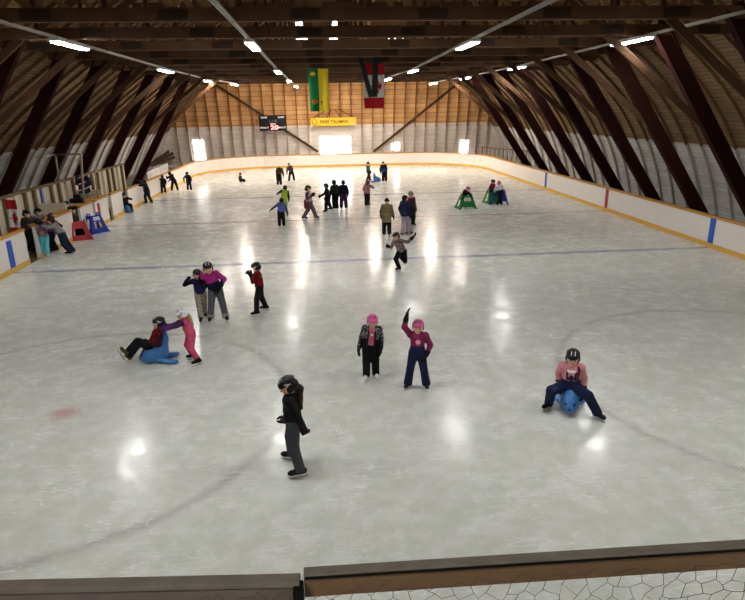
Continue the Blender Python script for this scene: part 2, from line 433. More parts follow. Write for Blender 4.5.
for ti, y in enumerate(YK+[46.6, 50.1]):
    R_, L_ = full_profile(y)
    xr = np.interp(ZC+.15, [p[1] for p in R_], [p[0] for p in R_])-.2; xl = np.interp(ZC+.15, [p[1] for p in L_], [p[0] for p in L_])+.2
    t = empty('roof_truss', (XC, y, ZC)); t['kind'] = 'structure'
    def bar_part(name, p, q, w, h, m):
        b = MB(); b.bar(np.array(p)-np.array((XC, y, ZC)), np.array(q)-np.array((XC, y, ZC)), w, h, (0,1,0)); return b.build(name, m, t)
    bar_part('bottom_chord', (xl, y, ZC+.15), (xr, y, ZC+.15), .16, .3, M['truss'])
    top = lambda x: float(np.interp(x, [p[0] for p in L_]+[p[0] for p in R_][::-1], [p[1] for p in L_]+[p[1] for p in R_][::-1]))-.4
    xs = np.linspace(xl+1.2, xr-1.2, 15)
    for i in range(14):
        bar_part('top_chord', (xs[i], y, max(top(xs[i]), ZC+.5)), (xs[i+1], y, max(top(xs[i+1]), ZC+.5)), .16, .25, M['truss'])
        if i % 2 == 0: p, q = (xs[i], y, ZC+.15), (xs[i+1], y, top(xs[i+1]))
        else: p, q = (xs[i], y, top(xs[i])), (xs[i+1], y, ZC+.15)
        bar_part('web', p, q, .1, .16, M['web'])
        if i % 2 == 1: bar_part('web_post', (xs[i], y, ZC+.3), (xs[i], y, top(xs[i])), .08, .12, M['brace'])
    # second, lighter tie half way up, as seen between the chords
    zt = ZC+1.9
    bar_part('upper_tie', (max(xl+3.4, -9), y, zt), (min(xr-3.4, 12), y, zt), .12, .22, M['truss'])
    for i in range(0, 15, 2):
        if plate is None:
            b = MB(); b.box((-.35, -.1, 0), (.35, .1, .22)); plate = b.mesh('gusset_plate')
        o = link('gusset_plate', plate, M['plate'], t, (xs[i]-XC, 0, .04))
for i, x in enumerate((-7.3, -2.0, 5.1, 10.4)):
    pass

# ------------------------------------------------------------------ lighting tracks and lamps
LAMP = glow('lamp_tube', (1.0, .99, .97), 50.0); LAMP_WARM = glow('warm_lamp_tube', (1.0, .88, .76), 58.0); LAMP_END = glow('end_lamp_tube', (1.0, .87, .74), 190.0)
ROWS = {0: [(71,47),(166,72),(208,82),(234,85)], 1: [(253,48),(278,73),(289,82),(296,87)], 2: [(467,47),(413,72),(388,80),(372,85)], 3: [(635,43),(519,69),(467,79),(435,84)]}
words_ = ['outer row by the ticket-side columns', 'inner row', 'inner row', 'outer row']
b = MB(); b.box((-.12, -1.16, .05), (.12, 1.16, .12)); b.box((-.145, -1.18, .04), (-.12, 1.18, .12)); b.box((.12, -1.18, .04), (.145, 1.18, .12)); b.box((-.145,-1.20,.04),(.145,-1.16,.12)); b.box((-.145,1.16,.04),(.145,1.20,.12))
lamp_body = b.mesh('lamp_housing')
b = MB()
for xx in (-.085, -.029, .029, .085): b.tube([(xx, -1.14, .025), (xx, 1.14, .025)], .022, 8)
lamp_tube = b.mesh('lamp_tube', True); lamp_tube_warm = b.mesh('warm_lamp_tube', True); lamp_tube_end = b.mesh('end_lamp_tube', True)
b = MB(); b.box((-.012, -.012, .12), (.012, .012, .2)); lamp_hook = b.mesh('hook')
ROWNAME = ['row above the players boxes', 'inner row on the players box side', 'inner row on the plain board side', 'outer row over the plain boards']
ORD = ['one over the benches behind the balcony rail', 'second', 'third', 'fourth', 'fifth']
for ri, pxs in ROWS.items():
    pts = [at_z(p, 6.85) for p in pxs]
    d = pts[1]-pts[0]
    first = pts[0]-(pts[1]-pts[0])*.92
    allp = [first]+pts
    for k, p in enumerate(allp):
        L_ = empty('strip_light', (p[0]-(.14 if ri == 3 else 0), p[1], p[2]))
        link('housing', lamp_body, M['lamp_body'], L_); link('tube', [lamp_tube, lamp_tube, lamp_tube, lamp_tube_warm, lamp_tube_end][k], [LAMP, LAMP, LAMP, LAMP_WARM, LAMP_END][k], L_); link('hook', lamp_hook, M['galv'], L_)
        if k == 0: lab = 'white fluorescent strip light above the near ice, %s' % ROWNAME[ri]
        elif k == 1: lab = 'large glowing strip light, first seen in the %s' % ROWNAME[ri]
        else: lab = '%s glowing strip light along the %s' % (['', '', 'second', 'third', 'smallest and last'][k], ROWNAME[ri])
        tag(L_, lab, 'light', 'strip lights under the trusses')
    a = np.array(allp[0]); a[1] -= 3; z = allp[-1].copy(); z[1] += 3
    tr = MB(); path = [a]+allp[1:]
    for i in range(len(path)-1):
        p, q = np.array(path[i]).copy(), np.array(path[i+1]).copy(); p[2] = q[2] = 7.0
        for sx_ in (-.045, .045): tr.bar(p+(sx_, 0, 0), q+(sx_, 0, 0), .012, .06, (1,0,0))
        tr.bar(p+(0, 0, .03), q+(0, 0, .03), .09, .012, (1,0,0))
    o = tr.build('lighting_track', M['galv'])
    tag(o, 'long pale metal track carrying the %s of strip lights' % ROWNAME[ri], 'lighting track', 'lighting tracks')

# ------------------------------------------------------------------ boards
def boards(name, path, closed=False, z=(.17, 1.07, 1.15)):
    """panel, kick strip and cap rail following a plan path (list of x,y); thickness to the outside"""
    pts = [np.array(p, float) for p in path]; n = len(pts); nr = []
    for i in range(n):
        d = pts[min(i+1, n-1)]-pts[max(i-1, 0)]; d /= np.linalg.norm(d); nr.append(np.array((d[1], -d[0])))
    root = empty(name, (pts[0][0], pts[0][1], 0)); o3 = np.array((pts[0][0], pts[0][1], 0))
    def strip(nm, z0, z1, t0, t1, m):
        b = MB()
        for i in range(n):
            for (t, zz) in ((t0, z0), (t1, z0), (t1, z1), (t0, z1)):
                p = pts[i]+nr[i]*t; b.v.append((p[0]-o3[0], p[1]-o3[1], zz))
        for i in range(n-1):
            for j in range(4): b.f.append((4*i+j, 4*i+4+j, 4*i+4+(j+1)%4, 4*i+(j+1)%4)); b.mi.append(0)
        b.f += [(0,1,2,3), (4*n-1, 4*n-2, 4*n-3, 4*n-4)]; b.mi += [0, 0]
        return b.build(nm, m, root)
    strip('panel', 0, z[1], .02, .12, M['white_board']); strip('kick_strip', 0, z[0], 0, .02, M['yellow']); strip('cap_rail', z[1], z[2], -.01, .16, M['cap'])
    return root, nr
def stripe(root, x, y, w, m, sgn):
    b = MB(); rx, ry = root.location[0], root.location[1]
    xa, xb = (x+.019, x+.005) if sgn > 0 else (x-.019, x-.005)
    b.box((min(xa, xb)-rx, y-w/2-ry, .03), (max(xa, xb)-rx, y+w/2-ry, 1.07)); return b.build('stripe', m, root)
ol = outline(0)
rb, _ = boards('dasher_boards', ol[:1]+[(XR, y) for y in (10, 20, 30, 40)]+ol[1:-1])
tag(rb, 'long white dasher boards with yellow kick strip running round the far end', 'rink boards')
stripe(rb, XR, BLUE1, .3, M['blue_stripe'], 1); stripe(rb, XR, RED, .3, M['red_stripe'], 1); stripe(rb, XR, BLUE2, .3, M['blue_stripe'], 1)
LB = [('dasher_boards', 2.0, 21.45, 'white dasher board with blue stripe nearest the hanging maple leaf flag'),
      ('dasher_boards', 22.25, 25.65, 'white dasher board behind the teal-trousered child and two leaning friends'),
      ('dasher_boards', 26.55, 28.0, 'short white dasher board just behind the blue skating aid'),
      ('dasher_boards', 28.32, 30.0, 'white dasher board panel with a red stripe'),
      ('dasher_boards', 30.55, 32.25, 'plain white dasher board between red-striped panel and child on blue seal'),
      ('dasher_boards', 33.2, 50.0, 'white dasher board where the dark-clad children lean, leading to the far corner')]
for nm, ya, yb, lab in LB:
    ya2 = ya; steps = max(2, int((yb-ya)/3)+1)
    r_, _ = boards(nm, [(XL, yb+(ya-yb)*k/(steps-1)) for k in range(steps)], z=(.17, 1.1 if ya > 33 else 1.18, 1.17 if ya > 33 else 1.26))
    tag(r_, lab, 'rink boards', 'boards along the players boxes')
    if ya < 3: stripe(r_, XL, BLUE1, .32, M['blue_stripe'], -1)
    if 28 < ya < 29: stripe(r_, XL, RED+.1, .3, M['red_stripe'], -1)
nb, _ = boards('dasher_boards', [(XL, YNEAR), (XC, YNEAR), (XR, YNEAR)]); tag(nb, 'white dasher boards hidden below the balcony rail', 'rink boards')
# grey steel joints and net posts along the far end
for px_ in (224.5, 456.5):
    p = at_y((px_, 160), YEND-(.7 if px_ < 300 else .02))
for i, (px_, py0, py1, yy) in enumerate(((456, 128, 157, 56.7), (224, 152, 172, 56.0), (430, 133, 154, 56.8), (487, 137, 158, 56.0), (500, 139, 162, 55.2), (186, 138, 165, 55.4), (195, 140, 163, 56.0))):
    a = at_y((px_, py0), yy); b = MB(); b.tube([(0,0,0), (0, 0, max(a[2], 1.3))], .03, 8)
    o = b.build('net_post', M['galv'], loc=(a[0], yy+.12, 0))
    tag(o, ['grey net post at the end boards, right of the small bright window', 'short grey post where the far boards start to curve by sitting child', 'grey net post between small square window and tall bright window',
            'grey net post just past the tall bright end window', 'grey net post nearest the railing behind the corner boards', 'grey net post beside the heap of netting', 'grey net post between heap of netting and bright tall window'][i], 'post', 'net posts behind the far boards')
# ------------------------------------------------------------------ players boxes behind the left boards
bx = -11.85; bz = 2.05
box_root = empty('players_box', (bx, 31, 0)); tag(box_root, 'row of pale plywood players boxes with upright studs behind the side boards', 'players box')
def boxpart(nm, a, c, m):
    q = MB(); q.box((a[0]-bx, a[1]-31, a[2]), (c[0]-bx, c[1]-31, c[2])); return q.build(nm, m, box_root)
boxpart('back_panel', (bx-.05, 21.6, 0), (bx, 38.0, bz), M['ply'])
boxpart('top_rail', (bx-.08, 21.6, bz), (bx+.06, 38.0, bz+.09), M['ply_stud'])
y = 21.7; k = 0
while y < 38:
    boxpart('stud', (bx, y, 0), (bx+.12, y+.16, bz), M['ply_stud'] if k % 3 else M['ply']); y += .82; k += 1
for y in (25.9, 30.2): boxpart('partition', (bx, y-.04, 0), (XL-.3, y+.04, 1.5 if y < 35 else 1.9), M['ply'])
boxpart('bench', (bx+.02, 26.2, .42), (bx+.42, 32.8, .47), M['ply_stud'])
boxpart('blue_panel', (bx+.005, 26.5, .3), (bx+.04, 27.0, bz-.05), M['blue_stripe'])['label'] = 'blue painted panel'
boxpart('ledge', (XL-.42, 24.0, 1.24), (XL-.16, 25.65, 1.29), M['cap'])
boxpart('ledge', (XL-.42, 26.55, 1.24), (XL-.16, 30.0, 1.29), M['cap'])
boxpart('floor', (bx, 21.6, -.03), (XL-.14, 38, .02), M['ply_stud'])
# pipe frame above the boxes
pf = empty('pipe_frame', (XL-.12, 27.2, 1.26)); tag(pf, 'tall pale pipe frame standing on the boards above the players box', 'frame')
def pfp(nm, pts, r):
    q = MB(); q.tube([np.array(p)-np.array((XL-.12, 27.2, 1.26)) for p in pts], r, 8); return q.build(nm, M['galv2'], pf, True)
M['galv2'] = plain('worn_pipe', '9A8E7C', .6, .2, 5)
pfp('post', [(XL-.1, 27.35, 1.26), (XL-.1, 27.8, 3.36)], .05)
pfp('post', [(bx-.05, 28.75, 2.1), (bx-.05, 28.8, 3.3)], .045)
pfp('post', [(XL-.1, 29.05, 1.26), (XL-.1, 29.15, 2.55)], .035)
pfp('top_rail', [(XL-.1, 27.8, 3.34), (bx-.05, 28.8, 3.28)], .035)
pfp('top_rail', [(bx-.05, 28.8, 3.28), (bx-.05, 27.4, 3.25)], .03)

# ------------------------------------------------------------------ hanging cloths
def cloth(name, w, h, regions, mats, label, cat, loc, rz, nx=30, nz=56, folds=.035, seed=0, taper=0.0, thick=.006):
    """hanging cloth with soft vertical folds; regions(u,v) gives the material index, u 0..1 across, v 0..1 down"""
    rg = random.Random(seed); ph = [rg.random()*6 for _ in range(4)]
    b = MB(); vs = []
    for j in range(nz+1):
        for i in range(nx+1):
            u, v = i/nx, j/nz
            amp = folds*(.35+.65*v)
            y = amp*(math.sin(u*9+ph[0]+v*1.2)+.5*math.sin(u*17+ph[1]-v*2)+.4*math.sin(v*6+ph[2]))
            x = (u-.5)*w*(1-taper*v)+.01*math.sin(v*7+ph[3])
            vs.append((x, y, -v*h))
    n = len(vs); vs += [(x, y+thick, z) for x, y, z in vs]
    b.v = vs
    for j in range(nz):
        for i in range(nx):
            q = (j*(nx+1)+i, j*(nx+1)+i+1, (j+1)*(nx+1)+i+1, (j+1)*(nx+1)+i); m = regions((i+.5)/nx, (j+.5)/nz)
            b.f.append(q[::-1]); b.mi.append(m); b.f.append(tuple(n+k for k in q)); b.mi.append(m)
    o = b.build(name, mats, smooth=True, loc=loc); o.rotation_euler[2] = rz
    if label: tag(o, label, cat)
    return o
M['fgreen'] = plain('flag_green', '0E6B3A', .8, .08); M['fyellow'] = plain('flag_yellow', 'E6CE2A', .8, .08)
M['fred'] = plain('flag_red', 'C21F30', .8, .08); M['fwhite'] = plain('flag_white', 'EFECE8', .8, .05)
M['forange'] = plain('flag_orange', 'B5552E', .8, .1)
MAPLE = [(0,1),(.13,.76),(.32,.86),(.24,.4),(.46,.62),(.5,.5),(.76,.55),(.68,.3),(.8,.22),(.42,-.1),(.46,-.28),(.06,-.22),(.06,-.66)]
MAPLE = MAPLE+[(-x, y) for x, y in MAPLE[::-1] if x > 0]
def in_poly(x, y, P):
    c = False; j = len(P)-1
    for i in range(len(P)):
        if (P[i][1] > y) != (P[j][1] > y) and x < (P[j][0]-P[i][0])*(y-P[i][1])/(P[j][1]-P[i][1])+P[i][0]: c = not c
        j = i
    return c
def canada(u, v):
    if v < .25 or v > .75: return 0
    # leaf turned sideways: its stem points to one edge of the hung flag
    return 0 if in_poly((v-.5)*4.4, (u-.5)*2.3, MAPLE) else 1
def sask(u, v):
    if u < .5:
        if (u-.24)**2/.014+(v-.15)**2/.004 < 1: return 1 if abs(v-.15) < .03 else 2
        if (u-.25)**2/.02+(v-.78)**2/.003 < 1: return 2
        return 0
    # prairie lily on the yellow half
    if in_poly((u-.62)*8, (.80-v)*14, [(0,-.9),(.2,-.2),(.7,.3),(.25,.2),(0,.8),(-.25,.2),(-.7,.3),(-.2,-.2)]): return 2
    return 1
sk = cloth('provincial_flag', 1.08, 2.18, sask, [M['fgreen'], M['fyellow'], M['forange']], 'long green and yellow flag hung upright from a roof truss', 'flag', (.05, 33.3, 7.12), 0, 40, 80, .03, 3, .12)
ca = cloth('maple_leaf_flag', .98, 1.98, canada, [M['fred'], M['fwhite']], 'red and white maple leaf flag hung upright from the roof behind a dark strap', 'flag', (2.66, 30.0, 7.02), 0, 46, 90, .03, 5, .03)
ca2 = cloth('maple_leaf_flag', .46, 1.3, canada, [M['fred'], M['fwhite']], 'small red and white maple leaf flag pinned beside the boards with the blue stripe', 'flag', tuple(at_x((10, 200), -10.9)), -.3, 40, 80, .02, 9)
M['strap'] = plain('grey_strap', '2C302E', .8, .15)
b = MB(); o0 = at_y((357, 56), 29.2)
pz = [at_y(p, 29.2) for p in ((359, 52), (371, 97), (373.5, 97), (375, 52))]
b.bar(pz[0], pz[1], .03, .22, (0,1,0)); b.bar(pz[1]+(0,0,.08), pz[2]+(.05,0,.08), .034, .17, (0,1,0)); b.bar(pz[2]+(.04,0,0), pz[3]+(.04,0,.1), .03, .27, (0,1,0))
o = b.build('strap', M['strap']); tag(o, 'dark grey looped strap hanging in a V in front of the maple leaf flag', 'strap')
# jersey hanging on the box wall
M['jnavy'] = plain('jersey_navy', '2A3350', .85, .15)
def jers(u, v):
    if .46 < (v+u*.25) % .34/.34 < .62: return 1
    if .66 < (v+u*.25) % .34/.34 < .76: return 2
    return 0
jr = cloth('hanging_jersey', .66, .85, jers, [M['jnavy'], M['fwhite'], M['fred']], 'navy, white and red striped jersey hanging in the players box', 'jersey', (XL-.9, 29.7, 2.25), -.35, 24, 30, .04, 11)
sl = MB(); sl.tube([(-.27, 0, -.1), (-.38, .02, -.45)], [.12, .08], 10); sl.build('sleeve', M['jnavy'], jr, True)
sl = MB(); sl.tube([(.27, 0, -.1), (.38, .02, -.45)], [.12, .08], 10); sl.build('sleeve', M['jnavy'], jr, True)

# ------------------------------------------------------------------ scoreboard and banner on the end wall
def text(s, size, loc, mat, parent, name, spacing=1.0, sx=1.0, bold=0.0):
    cu = bpy.data.curves.new(name, 'FONT'); cu.body = s; cu.size = size; cu.align_x = 'CENTER'; cu.align_y = 'CENTER'; cu.extrude = .004; cu.space_character = spacing; cu.offset = bold
    t = bpy.data.objects.new('lettering_source', cu); C.objects.link(t); bpy.context.view_layer.update()
    me = bpy.data.meshes.new_from_object(t.evaluated_get(bpy.context.evaluated_depsgraph_get())); bpy.data.objects.remove(t); bpy.data.curves.remove(cu)
    o = link(name, me, [mat], parent, loc); o.rotation_euler = (PI/2, 0, 0); o.scale = (sx, 1, 1); return o
M['sb_white'] = plain('sign_white', 'E8E8E8', .5, .03); M['led_red'] = glow('red_digits', (1, .03, .06), 2.2); M['led_dim'] = plain('unlit_digits', '6E7470', .5, .1)
p0, p1 = at_y((258.5, 115.5), 58.3), at_y((287, 130.5), 58.3)
sbw, sbh = p1[0]-p0[0], p0[2]-p1[2]
sb = empty('scoreboard', ((p0[0]+p1[0])/2, 58.3, (p0[2]+p1[2])/2)); tag(sb, 'black scoreboard with red digits and white captions on the end wall', 'scoreboard')
b = MB(); b.box((-sbw/2, 0, -sbh/2), (sbw/2, .2, sbh/2)); b.build('case', M['black'], sb, bevel=.02)
for s_, fx, fz, z_ in (('HOME', -.31, .36, .2), ('GUEST', .31, .36, .2), ('PENALTY', -.31, -.3, .19), ('PENALTY', .31, -.3, .19), ('PERIOD', 0, -.06, .14)):
    text(s_, z_, (fx*sbw, -.012, fz*sbh), M['sb_white'], sb, 'caption', 1.0, 1.0, .008)
text('1:1:8', .34, (0, -.012, .12*sbh), M['led_dim'], sb, 'clock_digits', 1.1)
text('20', .5, (.05*sbw, -.014, -.3*sbh), M['led_red'], sb, 'red_digits', 1.1, 1.3, .02)
p0, p1 = at_y((310.5, 117.5), 58.6), at_y((356.5, 125.8), 58.6)
bw, bh = p1[0]-p0[0], .74
bn = empty('banner', ((p0[0]+p1[0])/2, 58.6, (p0[2]+p1[2])/2)); tag(bn, 'yellow lettered banner hung over the bright end door', 'banner')
M['ban'] = plain('banner_yellow', 'EFC63C', .6, .08, 1.2); M['ban_txt'] = plain('banner_brown', '6A4416', .7, .1); M['crest'] = plain('crest_brown', 'A8701E', .7, .3, 12); M['crest2'] = plain('crest_pale', 'C9B98E', .7, .2, 12)
b = MB(); b.box((-bw/2, 0, -bh/2), (bw/2, .03, bh/2)); b.build('cloth', M['ban'], bn)
text('PINES TALLMAN', .42, (.02, -.006, -.01), M['ban_txt'], bn, 'lettering', 1.0, .86, .008)
for sx_, m in ((-1, 'crest'), (1, 'crest2')):
    b = MB(); n = 20
    for rr, yy, mm in ((.27, -.008, 0), (.19, -.012, 1)):
        P_ = [(sx_*bw*.42+rr*math.cos(2*PI*k/n), yy, rr*math.sin(2*PI*k/n)) for k in range(n)]; b.prism(P_[::-1], (0, .006, 0), mm)
    b.build('crest', [M[m], M['ban']], bn)
for x in (-bw*.44, -bw*.15, bw*.15, bw*.44):
    b = MB(); b.tube([(x, .02, bh/2), (x*.25, .0, bh/2+.75)], .035, 6); b.build('hanger', M['col'], bn)

# ------------------------------------------------------------------ balcony rail and chicken wire under the camera
M['rail_grey'] = plain('weathered_rail', '7E776C', .85, .3, 14, bump=.4); M['rail_brown'] = plain('brown_rail', '7A6248', .8, .22, 10, bump=.3); M['rail_pale'] = plain('pale_rail', '756A64', .8, .2, 10)
rail = empty('balcony_rail', (-.1, 1.3, 3.4)); tag(rail, 'weathered wooden balcony rail along the bottom edge of the view', 'railing')
def rp_(nm, a, c, w, h, m, side=(0,1,0)):
    o3 = np.array((-.1, 1.3, 3.4)); q = MB(); q.bar(np.array(a)-o3, np.array(c)-o3, w, h, side); return q.build(nm, m, rail, bevel=.002)
rp_('top_plank', (-.09, 1.305, 3.835), (1.7, 1.277, 3.835), .027, .010, M['rail_grey'])
rp_('shadow_strip', (-.088, 1.310, 3.8215), (1.7, 1.282, 3.8215), .024, .015, M['dark'])  # dark strip painted in as the shadow gap below the top plank
rp_('lower_plank', (-.09, 1.306, 3.789), (1.7, 1.278, 3.789), .03, .049, M['rail_brown'])
rp_('top_plank', (-1.6, 1.400, 3.822), (-.1, 1.291, 3.822), .036, .016, M['rail_grey'])
rp_('shadow_strip', (-1.6, 1.403, 3.811), (-.118, 1.294, 3.811), .03, .007, M['dark'])  # same painted shadow line under the other top plank
rp_('lower_plank', (-1.6, 1.40, 3.782), (-.118, 1.292, 3.782), .03, .049, M['rail_pale'])
rp_('post', (-.104, 1.27, 3.82), (-.104, 1.27, 2.9), .05, .026, M['dark'])
rp_('post', (1.72, 1.27, 3.8), (1.72, 1.27, 2.0), .09, .09, M['rail_brown'])
rp_('post', (-1.62, 1.27, 3.86), (-1.62, 1.27, 2.0), .09, .09, M['rail_brown'])
rp_('bottom_plank', (-1.62, 1.27, 2.95), (1.72, 1.27, 2.95), .04, .14, M['rail_brown'])
cu = bpy.data.curves.new('chicken_wire', 'CURVE'); cu.dimensions = '3D'; cu.bevel_depth = .0008; cu.bevel_resolution = 0
rg = random.Random(4); a_ = .030; hx = a_*math.sqrt(3)
def jit(i, j):
    r_ = random.Random(i*7919+j*104729); return (r_.uniform(-.014, .014), r_.uniform(-.008, .008), r_.uniform(-.013, .013))
def node(i, j):   # brick-wall lattice = hexagons
    x = -1.6+i*hx/2; z = 3.81-j*1.5*a_-(a_*.5 if (i+j) % 2 else 0); d = jit(i, j)
    return (x+d[0], 1.262-.016*x+d[1]*.6, z+d[2], 1)
NI, NJ = int(3.3/(hx/2)), 18
for j in range(NJ):
    sp = cu.splines.new('POLY'); sp.points.add(NI)
    for i in range(NI+1): sp.points[i].co = node(i, j)
    for i in range(NI+1):
        if (i+j) % 2 and j+1 < NJ:
            s2 = cu.splines.new('POLY'); s2.points.add(1); s2.points[0].co = node(i, j); s2.points[1].co = node(i, j+1)
cu.materials.append(plain('rusty_wire', '4A443E', .5, .2, 20, .3))
t_ = bpy.data.objects.new('wire_source', cu); C.objects.link(t_); bpy.context.view_layer.update()
me_ = bpy.data.meshes.new_from_object(t_.evaluated_get(bpy.context.evaluated_depsgraph_get())); bpy.data.objects.remove(t_)
o = link('chicken_wire', me_, [_mats['rusty_wire']]); tag(o, 'thin grey chicken wire netting stretched below the balcony rail', 'wire mesh')
o['kind'] = 'thing'

for x, nm_ in ((-2.0, 'on the players box side'), (5.0, 'on the plain board side')):
    L_ = empty('strip_light', (x, -2.6, 6.4)); link('housing', lamp_body, M['lamp_body'], L_); link('tube', lamp_tube, LAMP, L_); link('hook', lamp_hook, M['galv'], L_)  # unseen lamps added behind the camera to light the rail
    tag(L_, 'added unseen strip lamp that brightens the balcony rail, %s' % nm_, 'light', 'strip lights under the trusses')
# ------------------------------------------------------------------ clutter behind the far boards
M['dark_plank'] = plain('dark_plank', '3E3024', .85, .3, 4)
jk = [((-14.6, 53.4, .75), (-12.9, 55.4, 1.6)), ((-14.9, 54.0, .6), (-13.3, 55.7, 1.75)), ((-14.2, 52.9, .8), (-12.7, 54.8, 1.3))]
for i, (a, c) in enumerate(jk):
    q = MB(); q.bar(a, c, .25, .05, (0,0,1)); o = q.build('plank', M['dark_plank']); tag(o, 'dark plank in the heap behind the curved boards, %s of three' % ['middle', 'top', 'bottom'][i], 'plank', 'planks behind the curved boards')
q = MB()
rgj = np.random.default_rng(5)
n = 26; cen = np.array((-13.6, 55.6, 1.05))
for k in range(n):
    th = rgj.uniform(0, PI); pts = []
    ax = rgj.normal(size=3); ax /= np.linalg.norm(ax); e1 = np.cross(ax, (0,0,1.)); e1 /= np.linalg.norm(e1); e2 = np.cross(ax, e1); R__ = rgj.uniform(.5, .95)
    for t in np.linspace(0, 2*PI, 15): pts.append(cen+R__*(e1*math.cos(t)*1.1+e2*math.sin(t)*.75)*np.array((1, 1, .7)))
    q.tube(pts, .022, 5)
o = q.build('netting_heap', M['galv2']); tag(o, 'tangled heap of wire netting behind the curved boards near bright window', 'netting')
fx = empty('guard_railing', (16.0, 53.5, 0)); tag(fx, 'dark upright railing behind the boards beneath the far column row', 'railing')
for k in range(11):
    q = MB(); x, y = 14.75+k*.2, 55.2-k*.62; q.bar((x-16, y-53.5, 0), (x-16, y-53.5, 1.55), .06, .06); q.build('baluster', M['ply_stud'], fx)
q = MB(); q.bar((14.7-16, 55.3-53.5, 1.55), (16.8-16, 48.9-53.5, 1.55), .08, .07, (0,0,1)); q.build('top_rail', M['ply_stud'], fx)

# ------------------------------------------------------------------ skating aids
def plastic(nm, hexc): return plain(nm, hexc, .4, .08, 3, 0, .4)
M['aid_green'] = plastic('aid_green', '1C7A3A'); M['aid_blue'] = plastic('aid_blue', '2038A8'); M['aid_red'] = plastic('aid_red', 'B01C2A'); M['aid_label'] = plain('aid_sticker', 'DDE3DC', .5, .05)
def frame_aid(mat, pos, face, label, solid_front=True, sticker=True, W=.95, H=.78, hole=False, backed=False):
    """A-frame skating aid: sloping front, two windowed sides, open back; local +y is the front"""
    root = empty('skating_aid', (pos[0], pos[1], 0), face); tag(root, label, 'skating aid', 'plastic skating aids')
    w0, w1, d0, d1, t = W/2, W*.30, .40, .16, .05
    fl = lambda s, z: np.array((s*(w0+(w1-w0)*z/H), d0+(d1-d0)*z/H, z)); bk = lambda s, z: np.array((s*(w0+(w1-w0)*z/H), -d0+(-d1+.06+d0)*z/H*1.0, z))
    # front
    b = MB(); zt = H*.97
    if hole:
        for s in (-1, 1): b.prism([fl(s, 0), fl(s, zt), fl(s, zt)*(.5, 1, 1), fl(s, 0)*(.5, 1, 1)], (0, -t, 0))
        b.prism([fl(-1, zt)*(1,1,1), fl(1, zt), fl(1, zt*.66), fl(-1, zt*.66)], (0, -t*1.1, 0)); b.prism([fl(-1, .2), fl(1, .2), fl(1, 0), fl(-1, 0)], (0, -t*1.1, 0))
    else:
        b.prism([fl(-1, .1), fl(-1, zt), fl(1, zt), fl(1, .1)], (0, -t, 0))
        for s in (-1, 1): b.prism([fl(s, 0), fl(s, .12), fl(s, .12)*(.7,1,1), fl(s, 0)*(.78,1,1)], (0, -t*1.2, 0))
    b.build('front_panel', mat, root, bevel=.012)
    if backed:
        g = MB(); g.prism([bk(-1, .02), bk(1, .02), bk(1, zt), bk(-1, zt)], (0, t, 0)); g.build('back_panel', M['black'], root)['label'] = 'back panel coloured black as the shade inside'  # black colour stands in for the shade inside the aid
        g = MB(); g.bar((0, -.02, H*.98), (0, .10, H*.98), W*.5, .05, (1,0,0)); g.build('top_panel', mat, root, bevel=.01)
    if sticker:
        g = MB(); e = np.array((0, .006, 0)); z0, z1 = (H*.70, H*.90) if hole else (H*.58, H*.84)
        rows = 3
        for i in range(rows):
            za, zb = z0+(z1-z0)*i/rows, z0+(z1-z0)*(i+.85)/rows
            [g.prism([fl(1, za)*(xa, 1, 1)+e, fl(1, zb)*(xa, 1, 1)+e, fl(1, zb)*(xb, 1, 1)+e, fl(1, za)*(xb, 1, 1)+e], (0, -.004, 0)) for xa, xb in ((-.55, -.2), (-.17, .17), (.2, .55))]
        g.build('sticker', M['aid_label'], root)['label'] = 'pale label block'
    for s in (-1, 1):
        b = MB(); f0, f1, k0, k1 = fl(s, 0), fl(s, zt), bk(s, 0), bk(s, zt)
        ti = (-s*t, 0, 0)
        def q4(a, c, fa, fb): return a+(c-a)*fa, a+(c-a)*fb
        # four bars round a window
        b.prism([f0, f1, f1+(k1-f1)*.28, f0+(k0-f0)*.24], ti); b.prism([k0, k1, k1+(f1-k1)*.28, k0+(f0-k0)*.24], ti)
        b.prism([f0, k0, k0+(k1-k0)*.2, f0+(f1-f0)*.2], ti); b.prism([f1, k1, k1+(k0-k1)*.2, f1+(f0-f1)*.2], ti)
        b.build('side_panel', mat, root, bevel=.01)
        b = MB(); b.tube([f1+(-s*.03, -.03, .0), f1+(-s*.03, -.05, .07), k1+(-s*.03, .05, .07), k1+(-s*.03, .03, 0)], .028, 8); b.build('handle', mat, root, True)
        b = MB(); b.bar(f0+(0, .05, .02), k0+(0, -.05, .02), .06, .04, (1,0,0)); b.build('runner', mat, root, bevel=.01)
    return root
def yaw_of(v): return math.atan2(-v[0], v[1])
def cam_dir(p): v = np.array((-p[0], -p[1], 0.0)); return v/np.linalg.norm(v)
def face_vec(p, deg):
    c = cam_dir(p); r = np.array((-c[1], c[0], 0.0)); a = math.radians(deg); return c*math.cos(a)+r*math.sin(a)
J_ = at_z((465.5, 208)); K_ = at_z((491, 203)); L_p = at_z((499, 204))
frame_aid(M['aid_green'], J_, yaw_of(face_vec(J_, 22)), 'green skating aid with pale label, pushed by the child in black top', W=.95, H=.68)
frame_aid(M['aid_green'], K_, yaw_of(face_vec(K_, 28)), 'green skating aid half hidden behind the blue one', W=.72, H=.7, sticker=False)
frame_aid(M['aid_blue'], L_p, yaw_of(face_vec(L_p, 178)), 'blue skating aid out on the ice around child in white jacket', W=.98, H=.7, sticker=False)
RA = at_z((80, 239)); BA = at_z((95.5, 232))
frame_aid(M['aid_red'], RA, yaw_of(face_vec(RA, 2)), 'red skating aid with a dark opening parked against the boards', W=.95, H=.74, hole=True, sticker=False, backed=True)
frame_aid(M['aid_blue'], BA, yaw_of(face_vec(BA, 35)), 'blue skating aid parked beside the red one at the boards', W=.85, H=.78, hole=True, sticker=True)
